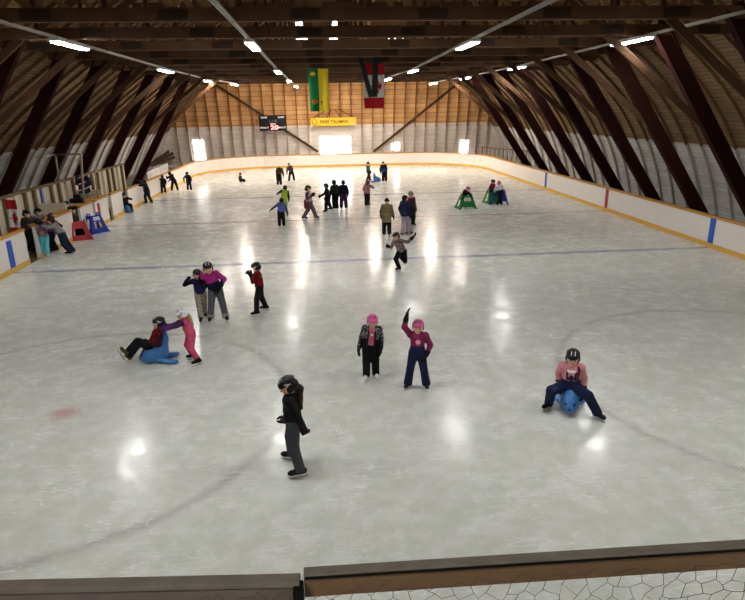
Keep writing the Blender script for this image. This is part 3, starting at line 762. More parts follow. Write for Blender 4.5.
# ------------------------------------------------------------------ implicit surfaces -> one continuous mesh
def V(*a): return np.array(a, float)
def unit(v): v = np.array(v, float); return v/(np.linalg.norm(v)+1e-12)
class Cone:      # rounded cone from a to b; flat=True cuts the b end square
    def __init__(s, a, b, r1, r2, k=.03, tag=0, flat=False, sub=False):
        s.a, s.b, s.r1, s.r2, s.k, s.tag, s.flat, s.sub = V(*a), V(*b), r1, r2, k, tag, flat, sub
        m = max(r1, r2); s.lo = np.minimum(s.a, s.b)-m; s.hi = np.maximum(s.a, s.b)+m
    def d(s, X, Y, Z):
        ab = s.b-s.a; L2 = ab@ab+1e-9
        x, y, z = X-s.a[0], Y-s.a[1], Z-s.a[2]
        t0 = (x*ab[0]+y*ab[1]+z*ab[2])/L2; t = np.clip(t0, 0, 1)
        d = np.sqrt((x-t*ab[0])**2+(y-t*ab[1])**2+(z-t*ab[2])**2)-(s.r1+(s.r2-s.r1)*t)
        if s.flat: d = np.maximum(d, (t0-1)*math.sqrt(L2))
        return d
class Ell:       # ellipsoid, or a tapered elliptical column when b is given; axes e1,e2,e3
    def __init__(s, c, rad, ax=None, k=.03, tag=0, sub=False, b=None, rad2=None, cut=None):
        s.c, s.rad, s.k, s.tag, s.sub, s.cut = V(*c), V(*rad), k, tag, sub, cut
        s.ax = np.eye(3) if ax is None else np.array([unit(a) for a in ax])
        s.b = None if b is None else V(*b); s.rad2 = None if rad2 is None else V(*rad2)
        m = max(rad) if rad2 is None else max(max(rad), max(rad2)); P = s.c if b is None else s.b
        s.lo = np.minimum(s.c, P)-m; s.hi = np.maximum(s.c, P)+m
    def d(s, X, Y, Z):
        x, y, z = X-s.c[0], Y-s.c[1], Z-s.c[2]; A = s.ax
        if s.b is None: r = s.rad; t = None
        else:
            ab = s.b-s.c; t = np.clip((x*ab[0]+y*ab[1]+z*ab[2])/(ab@ab), 0, 1)
            x, y, z = x-t*ab[0], y-t*ab[1], z-t*ab[2]
        u = x*A[0,0]+y*A[0,1]+z*A[0,2]; v = x*A[1,0]+y*A[1,1]+z*A[1,2]; w = x*A[2,0]+y*A[2,1]+z*A[2,2]
        if t is None: r0, r1, r2 = s.rad
        else: r0, r1, r2 = [s.rad[i]+(s.rad2[i]-s.rad[i])*t for i in range(3)]
        q = np.sqrt((u/r0)**2+(v/r1)**2+(w/r2)**2)
        d = (q-1)*np.minimum(np.minimum(r0, r1), r2)
        if s.cut is not None:
            n, o = s.cut; d = np.maximum(d, (X-o[0])*n[0]+(Y-o[1])*n[1]+(Z-o[2])*n[2])
        return d
def axis_coords(lo, hi, h, fine=None, hf=None):
    if fine is None: return np.arange(lo, hi+h, h)
    c = [lo]
    while c[-1] < hi: c.append(c[-1]+(hf if fine[0]-h < c[-1] < fine[1] else h))
    return np.array(c)
def sdf_mesh(prims, h, fine=None, hf=None, cuts=()):
    """returns verts, quads, tag per vertex"""
    lo = np.min([p.lo for p in prims if not p.sub], 0)-2*h-.01; hi = np.max([p.hi for p in prims if not p.sub], 0)+2*h+.01
    ax = [axis_coords(lo[i], hi[i], h, None if fine is None else (fine[0][i], fine[1][i]), hf) for i in range(3)]
    n = [len(a) for a in ax]
    F = np.full(n, .25, np.float32); T = np.zeros(n, np.int16); best = np.full(n, .25, np.float32)
    for p in prims:
        mg = p.k+3*h
        sl = tuple(slice(max(0, int(np.searchsorted(ax[i], p.lo[i]-mg))-1), int(np.searchsorted(ax[i], p.hi[i]+mg))+1) for i in range(3))
        X = ax[0][sl[0]][:, None, None]; Y = ax[1][sl[1]][None, :, None]; Z = ax[2][sl[2]][None, None, :]
        d = p.d(X, Y, Z).astype(np.float32); f = F[sl]
        if p.sub:
            hh = np.clip(.5-.5*(f+d)/p.k, 0, 1); F[sl] = f*(1-hh)-d*hh+p.k*hh*(1-hh)
            bb = best[sl]; m = -d > bb-.004; T[sl] = np.where(m & (np.abs(d) < 2.5*h) & (p.tag > 0), p.tag, T[sl]); continue
        hh = np.clip(.5+.5*(f-d)/p.k, 0, 1); F[sl] = f*(1-hh)+d*hh-p.k*hh*(1-hh)
        bb = best[sl]; m = d < bb; T[sl] = np.where(m, p.tag, T[sl]); best[sl] = np.minimum(bb, d)
    for nn, oo in cuts:
        X = ax[0][:, None, None]; Y = ax[1][None, :, None]; Z = ax[2][None, None, :]
        F = np.maximum(F, (X-oo[0])*nn[0]+(Y-oo[1])*nn[1]+(Z-oo[2])*nn[2])
    S = F < 0
    nc = [k-1 for k in n]
    acc = np.zeros((*nc, 3)); cnt = np.zeros(nc)
    def sub(arr, o): return arr[o[0]:o[0]+nc[0], o[1]:o[1]+nc[1], o[2]:o[2]+nc[2]]
    for axis in range(3):
        o2 = [i for i in range(3) if i != axis]
        for a in (0, 1):
            for b in (0, 1):
                p = [0,0,0]; p[o2[0]] = a; p[o2[1]] = b; q = list(p); q[axis] = 1
                fa, fb = sub(F, p), sub(F, q); m = (fa < 0) != (fb < 0)
                t = np.where(m, fa/np.where(m, fa-fb, 1), 0)
                off = [np.zeros(nc)]*3
                for i in range(3):
                    g = t if i == axis else float(p[i])
                    acc[..., i] += np.where(m, g, 0)
                cnt += m
    act = cnt > 0; idx = -np.ones(nc, np.int64); idx[act] = np.arange(act.sum())
    I = np.argwhere(act); fr = acc[act]/cnt[act][:, None]
    verts = np.stack([ax[i][I[:, i]]+fr[:, i]*(ax[i][I[:, i]+1]-ax[i][I[:, i]]) for i in range(3)], 1)
    tags = T[tuple(np.minimum(I[:, i]+(fr[:, i] > .5), n[i]-1) for i in range(3))]
    quads = []
    for axis in range(3):
        a, b = [(1, 2), (2, 0), (0, 1)][axis]
        sl0 = [slice(None)]*3; sl1 = [slice(None)]*3; sl0[axis] = slice(0, n[axis]-1); sl1[axis] = slice(1, n[axis])
        m = S[tuple(sl0)] != S[tuple(sl1)]
        E = np.argwhere(m); E = E[(E[:, a] > 0) & (E[:, b] > 0) & (E[:, a] < nc[a]) & (E[:, b] < nc[b])]
        s = S[tuple(sl0)][tuple(E.T)]
        def g(da, db):
            e = E.copy(); e[:, a] -= da; e[:, b] -= db; return idx[tuple(e.T)]
        q = np.stack([g(1,1), g(0,1), g(0,0), g(1,0)], 1); q[~s] = q[~s][:, ::-1]; quads.append(q)
    Q = np.concatenate(quads); Q = Q[(Q >= 0).all(1)]
    return verts, Q, tags
def sdf_obj(name, prims, h, mats, parent, origin, colour=None, fine=None, hf=None, cuts=()):
    """mats: list; colour(face_centres, tags)->index array (default: the tag itself)"""
    v, q, tg = sdf_mesh(prims, h, fine, hf, cuts)
    me = bpy.data.meshes.new(name); vv = v-np.array(origin)
    me.from_pydata(vv.tolist(), [], q.tolist())
    ft = tg[q]; ftag = np.median(ft, 1).astype(int)
    mi = ftag if colour is None else colour(v[q].mean(1), ftag)
    me.polygons.foreach_set('material_index', np.clip(mi, 0, len(mats)-1).astype(np.int32)); me.polygons.foreach_set('use_smooth', np.ones(len(q), bool)); me.update()
    return link(name, me, mats, parent)

# ------------------------------------------------------------------ cloth and skin colours
M['skin'] = plain('skin', 'D9AC94', .55, .04); M['lip'] = plain('lips', 'BC7A6C', .5, .05); M['eye_white'] = plain('eye_white', 'E8E6E0', .3, .02); M['iris'] = plain('iris', '2A1C14', .3, .05)
M['brow'] = plain('eyebrow', '4A3424', .8, .1)
M['blade'] = plain('skate_blade', 'C8CCD0', .25, .05, 8, .9); M['holder'] = plain('skate_holder_white', 'DDDDDA', .4, .04); M['holder_black'] = plain('skate_holder_black', '1A1A1C', .4, .1)
_fab = {}
def fab(h, var=.14):
    if isinstance(h, bpy.types.Material): return h
    if h not in _fab: _fab[h] = plain('cloth_'+h, h, .85, var, 9, 0, .15, .15)
    return _fab[h]
M['hair_brown'] = plain('hair_brown', '2E1E14', .6, .3, 30); M['hair_blond'] = plain('hair_blond', 'A8885A', .6, .3, 30)
def shell_mat(h): return plain('helmet_'+h, h, .35, .05, 4, 0, .25)

def ik(a, t, l1, l2, hint):
    d = t-a; L = np.linalg.norm(d); mx = (l1+l2)*.999
    if L > mx: t = a+d*mx/L; d = t-a; L = mx
    L = max(L, abs(l1-l2)+.01)
    x = (l1*l1-l2*l2+L*L)/(2*L); y = math.sqrt(max(l1*l1-x*x, 0)); e = d/np.linalg.norm(d)
    hp = np.array(hint, float); hp = hp-e*(hp@e); hp = unit(hp) if np.linalg.norm(hp) > 1e-6 else unit(np.cross(e, (1,0,0)))
    return a+e*x+hp*y, t

def glove(name, wrist, hd, lat, pn, size, mat, parent, origin, side, vox, curl=.5):
    """palm, four unequal fingers with a knuckle bend, thumb from the side of the palm; lat points to the thumb side, pn is the palm normal"""
    L = size; P = []
    hd, lat, pn = unit(hd), unit(lat), unit(pn)
    pc0 = wrist-hd*.02; pc1 = wrist+hd*L*.5
    P.append(Ell(wrist+hd*L*.02, (L*.2, L*.16, L*.16), (lat, pn, hd), k=.012, b=wrist+hd*L*.42, rad2=(L*.26, L*.13, L*.12)))
    P.append(Cone(wrist-hd*L*.24, wrist+hd*L*.02, L*.24, L*.21, .012))
    for i, (u, ln) in enumerate(((.19, .42), (.065, .47), (-.065, .44), (-.185, .35))):
        b0 = pc1-hd*.01+lat*L*u; c1 = curl*(.5+.12*i); d1 = unit(hd*math.cos(c1)+pn*math.sin(c1)+lat*u*.5); m = b0+d1*L*ln*.5
        c2 = curl*(1.25+.15*i); d2 = unit(hd*math.cos(c2)+pn*math.sin(c2)+lat*u*.3); e = m+d2*L*ln*.5
        P.append(Cone(b0, m, L*.078, L*.07, .006)); P.append(Cone(m, e, L*.07, L*.058, .006))
    t0 = wrist+hd*L*.14+lat*L*.18; t1 = t0+unit(hd*.7+lat*.75+pn*.25)*L*.24; t2 = t1+unit(hd*.95+lat*.2+pn*.35)*L*.2
    P.append(Cone(t0, t1, L*.095, L*.078, .01)); P.append(Cone(t1, t2, L*.078, L*.06, .006))
    return sdf_obj(name, P, vox, [mat], parent, origin)

def skate(parent, origin, ankle, toe, up, h, boot, holder, vox, shin):
    toe = unit(toe-up*(toe@up)); sd = np.cross(toe, up); so = ankle-up*.048*h      # sole level below the ankle
    P = [Cone(so-toe*.038*h+up*.03*h, so+toe*.085*h+up*.024*h, .031*h, .026*h, .02), Cone(so-toe*.012*h+up*.04*h, ankle+shin*.095*h-toe*.004*h, .036*h, .04*h, .02, flat=True),
         Cone(so+toe*.03*h+up*.05*h, so+toe*.0*h+up*.085*h, .03*h, .032*h, .02), Cone(so+toe*.085*h+up*.026*h, so+toe*.105*h+up*.024*h, .026*h, .022*h, .02)]
    b = sdf_obj('skate', P, vox, [fab(boot)], parent, origin, cuts=[(-up, so+up*.002)])
    q = MB(); o = so-origin; z0 = -.026; z1 = .004
    for a, c in ((-.055, -.01), (.045, .095)):
        q.bar(o+toe*a*h+up*(z0+z1)/2, o+toe*c*h+up*(z0+z1)/2, .026, z1-z0, sd)
    q.bar(o-toe*.06*h+up*(z0-.004), o+toe*.105*h+up*(z0-.004), .014, .012, sd)
    q.build('blade_holder', M[holder], b)
    q = MB(); bl = so-origin
    prof_ = [(-.075, z0-.008), (.118, z0-.008), (.128, z0+.006), (.122, z0-.012), (.105, z0-.03), (-.068, z0-.03), (-.08, z0-.02)]
    prof_ = [(-.078, z0-.006), (.112, z0-.006), (.126, z0+.004), (.122, z0-.014), (.106, z0-.03), (-.07, z0-.03), (-.08, z0-.018)]
    q.prism([bl+toe*x*h+up*z-sd*.003 for x, z in prof_], sd*.006)
    q.build('blade', M['blade'], b)
    return b
BLADE = .056   # sole height above the ice

PEOPLE = []
def person(label, feet, head, face=0, h=None, scale=None, group=None, hands=(None, None), elbow=(None, None), pelvis=None, pelvis_z=None, hface=None, nod=8, tilt=0,
           top='222222', lower=None, sleeves=None, low_split=.3, pants='1A1A1C', cuff=None, bib=False, helmet='helmet', hcol='141416', hstripe=None, hair=None, gloves='141416', skates='161618', holder='holder',
           coat=0.0, flare=1.0, puff=1.0, adult=False, shirt=None, printing=None, seated=False, lift=None, curl=.6, toes=None, knee=None, vest=False, scarf=None, pos=None, anchor=None, straps=True, tied=None, toque_col=None, front=None, skin_hands=False):
    if pos is not None: A = V(pos[0], pos[1], 0)
    elif anchor is not None: A = at_z(anchor)
    else: A = np.mean([at_z(f) for f in feet], 0)
    c = cam_dir(A); r = V(-c[1], c[0], 0); up = V(0,0,1)
    def px3(p, d=0.0):
        D = ray(p); o = A+c*d; t = ((o-CAM)@c)/(D@c); return CAM+D*t
    fa = math.radians(face); F = c*math.cos(fa)+r*math.sin(fa); Rv = np.cross(F, up)
    hc = px3(head, 0)
    dist = np.linalg.norm(A-CAM)
    if h is None: h = (hc[2]-BLADE)/(.90 if not adult else .925)
    hs = (.087 if not adult else .073)*h          # half the head height
    puff = puff*(1.12 if dist > 20 else 1.0)
    vox = .014 if dist < 13 else (.018 if dist < 24 else (.024 if dist < 34 else .03))
    th, sh, an = .240*h, .232*h, .048*h
    ank = BLADE+an
    fp = []
    if feet is not None:
        for i, f in enumerate(feet):
            g = at_z(f) if (lift is None or lift[i] is None) else px3(f, lift[i])
            fp.append(g+up*ank if (lift is None or lift[i] is None) else g)
    else: fp = [A+Rv*.07*h+up*ank, A-Rv*.07*h+up*ank]
    mid = (fp[0]+fp[1])/2; mid[2] = 0
    if pelvis is not None: P = px3(pelvis[:2], pelvis[2] if len(pelvis) > 2 else 0)
    else:
        P = mid.copy(); P[2] = 9
        for g, s in zip(fp, (1, -1)):
            if lift is not None and lift[0 if s == 1 else 1] is not None: continue
            hx = P+Rv*s*.052*h; dxy = np.linalg.norm((g-hx)[:2]); P[2] = min(P[2], g[2]+math.sqrt(max(((th+sh)*.992)**2-dxy**2, .05)))
    if pelvis_z is not None: P[2] = pelvis_z
    if not seated and pelvis is not None:
        for g, s in zip(fp, (1, -1)):
            if lift is not None and lift[0 if s == 1 else 1] is not None: continue
            dd = (P+Rv*s*.052*h)-g; L_ = np.linalg.norm(dd); mx = (th+sh)*.995
            if L_ > mx: P = P-dd*(L_-mx)/L_
    TL = .300*h
    if head is not None and pelvis is None and pos is None:
        hc2 = px3(head, 0)
    else: hc2 = hc
    td = hc2-P
    tdir = unit(td) if np.linalg.norm(td) > .1 else up
    if pos is not None: tdir = up
    N = P+tdir*TL
    Rt = unit(Rv-tdir*(Rv@tdir)); Ft = np.cross(tdir, Rt); Ft = Ft if Ft@F > 0 or abs(tdir[2]) < .3 else Ft
    if np.cross(Rt, tdir)@F < 0 and abs(tdir[2]) > .2: pass
    Ft = unit(np.cross(tdir, Rt))
    # (right x forward = up) keeps the frame right-handed
    if np.dot(np.cross(Rt, Ft), tdir) < 0: Ft = -Ft
    hf_ = math.radians(face if hface is None else hface); HF = c*math.cos(hf_)+r*math.sin(hf_)
    hup = unit(tdir*.35+up*.65); nd = math.radians(nod)
    HF = unit(HF-hup*(HF@hup)); HU = unit(hup*math.cos(nd)+HF*math.sin(nd)); HF = unit(HF*math.cos(nd)-hup*math.sin(nd)); HR = np.cross(HF, HU)
    H0 = N+tdir*.018*h+hup*(hs*.82)+HF*.012*h
    root = empty('person', (A[0], A[1], 0)); tag(root, label, 'person', group); origin = V(A[0], A[1], 0)
    # ---- joints
    shd = [N-tdir*.035*h+Rt*.104*h, N-tdir*.035*h-Rt*.104*h]
    hip = [P+Rv*.05*h, P-Rv*.05*h]
    kn, akl = [], []
    for i in range(2):
        s = 1 if i == 0 else -1
        kh = F+Rv*s*.18 if knee is None or knee[i] is None else (r*knee[i][0]+c*knee[i][1]+up*knee[i][2])
        k_, a_ = ik(hip[i], fp[i], th, sh, kh); kn.append(k_); akl.append(a_)
    ua, fo = .160*h, .135*h
    el, wr, hd = [], [], []
    for i in range(2):
        s = 1 if i == 0 else -1
        hn = hands[i]
        if hn is None: t = shd[i]+Rt*s*.055*h+Ft*.02*h-up*.27*h-(up*.0)
        else:
            t = px3(hn[:2], hn[2] if len(hn) > 2 else 0)
            t = t-unit(t-shd[i])*.045*h
        eh = (-F*.8+Rv*s*.45-up*.25) if elbow[i] is None else (r*elbow[i][0]+c*elbow[i][1]+up*elbow[i][2])
        e_, w_ = ik(shd[i], t, ua, fo, eh); el.append(e_); wr.append(w_); hd.append(unit(w_-e_))
    tvs, ups = [], []
    for i in range(2):
        s = 1 if i == 0 else -1
        tv = F+Rv*s*.25; u_ = up; shin = unit(kn[i]-akl[i])
        if toes is not None and toes[i] is not None: tv = r*toes[i][0]+c*toes[i][1]+up*toes[i][2]
        tv = unit(tv)
        if lift is not None and lift[i] is not None: u_ = unit(shin-tv*(shin@tv)) if toes is not None and toes[i] is not None else unit(shin+.2*up)
        tv = unit(tv-u_*(tv@u_)); tvs.append(tv); ups.append(u_)
    # ---- body (one continuous surface: head with face, neck, trunk, limbs)
    def hp(x, y, z): return H0+HR*x*hs+HF*y*hs+HU*z*hs
    Hax = (HR, HF, HU); B = []
    B += [Ell(hp(0,-.10,.18), (.76*hs,.90*hs,.82*hs), Hax, .02, 1), Ell(hp(0,.14,-.38), (.56*hs,.62*hs,.62*hs), Hax, .03, 1),
          Cone(hp(0,.74,.02), hp(0,.92,-.2), .07*hs, .13*hs, .012, 1), Cone(hp(-.3,.70,.2), hp(.3,.70,.2), .1*hs, .1*hs, .02, 1),
          Ell(hp(0,.62,-.74), (.26*hs,.2*hs,.16*hs), Hax, .03, 1), Cone(hp(-.17,.72,-.48), hp(.17,.72,-.48), .075*hs, .075*hs, .008, 1)]
    for s in (-1, 1):
        B += [Ell(hp(s*.40,.52,-.2), (.26*hs,.2*hs,.24*hs), Hax, .03, 1), Ell(hp(s*.29,.80,.04), (.15*hs,.09*hs,.1*hs), Hax, .01, 1, sub=True),
              Ell(hp(s*.29,.72,.04), (.13*hs,.1*hs,.1*hs), Hax, .006, 1), Ell(hp(s*.76,-.08,-.1), (.1*hs,.18*hs,.27*hs), Hax, .012, 1)]
    B += [Cone(N-tdir*.04*h, H0-HU*.5*hs-HF*.1*hs, .042*h, .038*h, .025, 1)]
    Tax = (Rt, Ft, tdir)
    B += [Ell(P, (.080*h,.062*h,.06*h), Tax, .03, 1, b=P+tdir*TL*.45, rad2=(.072*h,.055*h,.06*h)), Ell(P+tdir*TL*.45, (.074*h,.056*h,.05*h), Tax, .03, 1, b=P+tdir*TL*.84, rad2=(.088*h,.06*h,.05*h)),
          Cone(shd[0], shd[1], .038*h, .038*h, .03, 1)]
    for i in range(2):
        B += [Cone(hip[i], kn[i], .058*h, .04*h, .02, 1), Cone(kn[i], akl[i], .04*h, .027*h, .02, 1), Cone(akl[i], akl[i]+tvs[i]*.035*h-ups[i]*.018*h, .024*h, .02*h, .012, 1),
              Cone(shd[i], el[i], .034*h, .027*h, .02, 1), Cone(el[i], wr[i], .027*h, .02*h, .015, 1), Cone(wr[i], wr[i]+hd[i]*.05*h, .02*h, .02*h, .01, 1)]
    def fcol(X, T):
        D = X-H0; a, b_, c_ = D@HR/hs, D@HF/hs, D@HU/hs; o = np.zeros(len(X), int)
        o[(b_ > .4) & (np.abs(a) < .19) & (np.abs(c_+.49) < .05)] = 1
        for s in (-1, 1):
            e = ((a-s*.29)/.16)**2+((c_-.04)/.1)**2; o[(b_ > .4) & (e < 1)] = 2; e = ((a-s*.28)/.09)**2+((c_-.04)/.1)**2; o[(b_ > .4) & (e < 1)] = 3
            e = ((a-s*.3)/.2)**2+((c_-.26)/.06)**2; o[(b_ > .4) & (e < 1)] = 4
        return o
    hfv = vox*.55 if dist < 24 else vox*.75
    sdf_obj('body', B, vox, [M['skin'], M['lip'], M['eye_white'], M['iris'], M['brow']], root, origin, fcol, (H0-1.15*hs, H0+1.15*hs), hfv)
    # ---- trousers
    pk = puff; Pn = [Ell(P-tdir*.01*h, (.096*h*pk,.078*h*pk,.06*h), Tax, .03, 0, b=P+tdir*TL*.30, rad2=(.09*h*pk,.07*h*pk,.05*h))]
    for i in range(2):
        a_end = akl[i]-(kn[i]-akl[i])*.11
        Pn += [Cone(hip[i], kn[i], .074*h*pk, .055*h*pk, .025, 0), Cone(kn[i], a_end, .055*h*pk, .050*h*pk*flare, .02, 0, flat=True)]
        if cuff: Pn += [Cone(a_end+(kn[i]-a_end)*.3, a_end, .051*h*pk*flare, .054*h*pk*flare, .008, 1, flat=True)]
    if bib: Pn += [Ell(P+tdir*TL*.2, (.094*h,.075*h,.05*h), Tax, .03, 0, b=P+tdir*TL*.50, rad2=(.094*h,.078*h,.05*h))]
    if bib and straps: Pn += [Ell(P+tdir*TL*.45+Ft*.014*h, (.072*h,.072*h,.03*h), Tax, .02, 0, b=P+tdir*TL*.64+Ft*.014*h, rad2=(.055*h,.076*h,.02*h))]
    pm = [fab(pants), fab(cuff or pants)]
    po = sdf_obj('trousers', Pn, vox, pm, root, origin)
    # ---- jacket
    J = []; jk_ = puff
    tt = .93
    J += [Ell(P+tdir*TL*.42, (.098*h*jk_,.080*h*jk_,.05*h), Tax, .03, 0, b=P+tdir*TL*.80, rad2=(.108*h*jk_,.080*h*jk_,.05*h)), Cone(shd[0], shd[1], .050*h, .050*h, .03, 0), Cone(N-tdir*.06*h, N-tdir*.005*h, .075*h, .052*h, .03, 0)]
    if not bib: J += [Ell(P+tdir*(.02*h if not coat else -.0*h), (.112*h*jk_,.090*h*jk_,.05*h), Tax, .03, 0, b=P+tdir*TL*.46, rad2=(.10*h*jk_,.082*h*jk_,.05*h))]
    if coat: J += [Ell(P+tdir*.03*h, (.112*h*jk_,.095*h*jk_,.05*h), Tax, .03, 0, b=P-up*coat*h, rad2=(.125*h*jk_,.108*h*jk_,.02*h))]
    if not vest: J += [Cone(N-tdir*.05*h, N+tdir*.012*h, .062*h, .050*h, .02, 2, flat=True)]
    for i in range(2):
        J += [Cone(shd[i], el[i], .046*h*jk_, .041*h*jk_, .025, 1), Cone(el[i], wr[i]+hd[i]*.022*h, .041*h*jk_, .033*h*jk_, .02, 1, flat=True)]
    jm = [fab(top), fab(sleeves or top), fab(top), fab(lower or top), fab(shirt or top), fab(printing[0] if printing else top)]
    def jcol(X, T):
        D = X-P; u, v, w = D@Rt/h, D@Ft/h, D@tdir/TL; o = T.copy()
        if lower: o[((T == 0) | (T == 1)) & (w < low_split) & (np.abs(u) < .16)] = 3
        if lower and sleeves is None: pass
        if shirt: o[(v > .02) & (np.abs(u) < .042+.02*(1-w)) & (w > .12) & (T != 1)] = 4
        if printing:
            kx, kz, ww, hh_, kind = printing[1:]
            m = (v > .02) & (T != 1)
            if kind == 'bar': o[m & (np.abs(u-kx) < ww) & (np.abs(w-kz) < hh_)] = 5
            else: o[m & (((u-kx)/ww)**2+((w-kz)/hh_)**2 < 1)] = 5
        return o
    jo = sdf_obj('jacket', J, vox*(.8 if dist < 13 else 1), jm, root, origin, jcol)
    if bib and straps:
        S_ = []
        for s in (-1, 1):
            q = [P+tdir*TL*.42+Rt*s*.045*h+Ft*.078*h, P+tdir*TL*.7+Rt*s*.05*h+Ft*.088*h, N-tdir*.0*h+Rt*s*.055*h+Ft*.015*h, P+tdir*TL*.75+Rt*s*.045*h-Ft*.085*h, P+tdir*TL*.45+Rt*s*.03*h-Ft*.08*h]
            b = MB(); b.tube([x-origin for x in q], .011*h, 6); b.build('brace_strap', fab(pants), po, True)
    if front is not None:   # open jacket edges
        for s in (-1, 1):
            q = [P+tdir*TL*(-.02)+Rt*s*.06*h+Ft*.088*h, P+tdir*TL*.45+Rt*s*.055*h+Ft*.09*h, P+tdir*TL*.8+Rt*s*.05*h+Ft*.086*h, N+Rt*s*.05*h+Ft*.03*h]
            b = MB(); b.tube([x-origin for x in q], .016*h, 6); b.build('jacket_edge', fab(front), jo, True)
    if tied is not None:
        b = [Ell(P+tdir*.05*h, (.118*h,.098*h,.035*h), Tax, .02, 0), Cone(P+Ft*.09*h+tdir*.04*h+Rt*.02*h, P+Ft*.11*h-up*.17*h+Rt*.05*h, .026*h, .022*h, .02, 0), Cone(P-Ft*.09*h+tdir*.03*h, P-Ft*.11*h-up*.15*h, .07*h, .05*h, .03, 0), Cone(P+Rt*.1*h, P+Rt*.12*h-up*.24*h+F*.04*h, .028*h, .02*h, .02, 0)]
        sdf_obj('tied_jacket', b, vox, [fab(tied)], root, origin)
    # ---- gloves
    for i in range(2):
        s = 1 if i == 0 else -1
        pn = -Rt*s; lat = Ft
        if abs(hd[i]@lat) > .8: lat = up
        lat = unit(lat-hd[i]*(lat@hd[i])); pn = np.cross(hd[i], lat); pn = pn if pn@(-Rt*s) > 0 else -pn
        gm = M['skin'] if skin_hands else fab(gloves)
        glove('glove' if not skin_hands else 'hand', wr[i]+hd[i]*.005*h, hd[i], lat, pn, .165*h if not adult else .135*h, gm, root, origin, s, .0065 if dist < 13 else (.009 if dist < 24 else .012), curl if not isinstance(curl, tuple) else curl[i])
    # ---- skates
    for i in range(2):
        s = 1 if i == 0 else -1
        shin = unit(kn[i]-akl[i]); tv, u_ = tvs[i], ups[i]
        skate(root, origin, akl[i], tv, u_, h, skates if not isinstance(skates, tuple) else skates[i], holder, .008 if dist < 13 else (.011 if dist < 24 else .014), shin)
    # ---- head gear and hair
    hv = .0085 if dist < 13 else (.012 if dist < 24 else .016)
    if helmet == 'helmet':
        Hm = [Ell(hp(0,-.14,.34), (.98*hs,1.14*hs,.90*hs), Hax, .015, 0, cut=(-unit(HU*.93+HF*.22), hp(0,.35,.36))), Ell(hp(0,-.46,-.05), (.90*hs,.80*hs,.78*hs), Hax, .02, 0, cut=(HF, hp(0,-.12,0))),
              Cone(hp(-.5,.80,.52), hp(.5,.80,.52), .10*hs, .10*hs, .03, 0)]
        for s in (-1, 1):
            Hm.append(Ell(hp(s*.86,-.02,-.14), (.13*hs,.30*hs,.40*hs), Hax, .02, 0))
        for u, w_ in ((-.42, 1.2), (0, 1.27), (.42, 1.2)):       # long vents
            for v_ in (-.55, .35): Hm.append(Ell(hp(u,v_,w_-.12*abs(v_+.1)), (.09*hs,.30*hs,.12*hs), Hax, .008, 0, sub=True))
        def hcolf(X, T):
            D = X-H0; a, b_, c_ = D@HR/hs, D@HF/hs, D@HU/hs; o = np.zeros(len(X), int)
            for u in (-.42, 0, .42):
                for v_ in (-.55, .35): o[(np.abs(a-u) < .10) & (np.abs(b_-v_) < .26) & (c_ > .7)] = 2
            if hstripe:
                for s in (-1, 1):
                    o[(np.abs(np.abs(a)-.24) < .05) & (np.abs(b_-.45) < .3) & (c_ > .6)] = 1
                    o[(np.abs(a) > .72) & (np.abs(b_+.15) < .34) & (np.abs(c_-.55-.3*(b_+.15)) < .09)] = 1
            return o
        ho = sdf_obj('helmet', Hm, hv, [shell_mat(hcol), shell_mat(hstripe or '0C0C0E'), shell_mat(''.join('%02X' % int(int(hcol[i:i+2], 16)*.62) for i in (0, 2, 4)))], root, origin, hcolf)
        b = MB(); b.tube([hp(s*x, y, z)-origin for s, x, y, z in ((-1,.84,.02,-.45), (-1,.62,.3,-.85), (1,0,.45,-1.06), (1,.62,.3,-.85), (1,.84,.02,-.45))], .05*hs, 6); b.build('chin_strap', M['black'], ho, True)
    elif helmet == 'toque':
        Hm = [Ell(hp(0,-.12,.34), (.90*hs,1.04*hs,.98*hs), Hax, .02, 0, cut=(-unit(HU), hp(0,0,.22))), Ell(hp(0,-.14,.26), (.96*hs,1.08*hs,.16*hs), Hax, .02, 0), Ell(hp(0,-.2,1.34), (.24*hs,.24*hs,.22*hs), Hax, .03, 1)]
        sdf_obj('toque', Hm, hv, [fab(hcol), fab(toque_col or hcol)], root, origin)
    elif helmet == 'hood':
        Hm = [Ell(hp(0,-.22,.12), (1.0*hs,1.06*hs,1.12*hs), Hax, .03, 0), Ell(hp(0,.95,-.1), (.62*hs,.75*hs,.72*hs), Hax, .03, 0, sub=True), Cone(hp(0,-.3,-.7), N, .85*hs, .07*h, .05, 0)]
        sdf_obj('hood', Hm, hv, [fab(hcol)], root, origin)
    if helmet == 'hair' or hair in ('short', 'back'):
        hm = fab(hcol) if helmet == 'hair' else M['hair_brown']
        Hm = [Ell(hp(0,-.2,.3), (.88*hs,1.0*hs,.86*hs), Hax, .02, 0, cut=(unit(HF*.75-HU*.66), hp(0,.45,.35))), Ell(hp(0,-.5,-.2), (.8*hs,.55*hs,.75*hs), Hax, .03, 0)]
        sdf_obj('hair', Hm, hv, [hm], root, origin)
    if hair in ('long_brown', 'long_blond'):
        hm = M['hair_brown'] if hair == 'long_brown' else M['hair_blond']
        g = [hp(0,-.85,-.3), hp(0,-1.0,-.95), P+tdir*TL*.78-Ft*.085*h, P+tdir*TL*(.42)-Ft*.10*h]
        Hm = [Cone(g[0], g[1], .34*hs, .42*hs, .03), Cone(g[1], g[2], .42*hs, .40*hs, .03), Cone(g[2], g[3], .40*hs, .12*hs, .03), Cone(g[2]+Rt*.3*hs, g[3]+Rt*.22*hs+tdir*.03, .2*hs, .08*hs, .02), Cone(g[2]-Rt*.3*hs, g[3]-Rt*.25*hs+tdir*.02, .2*hs, .07*hs, .02)]
        sdf_obj('hair', Hm, hv, [hm], root, origin)
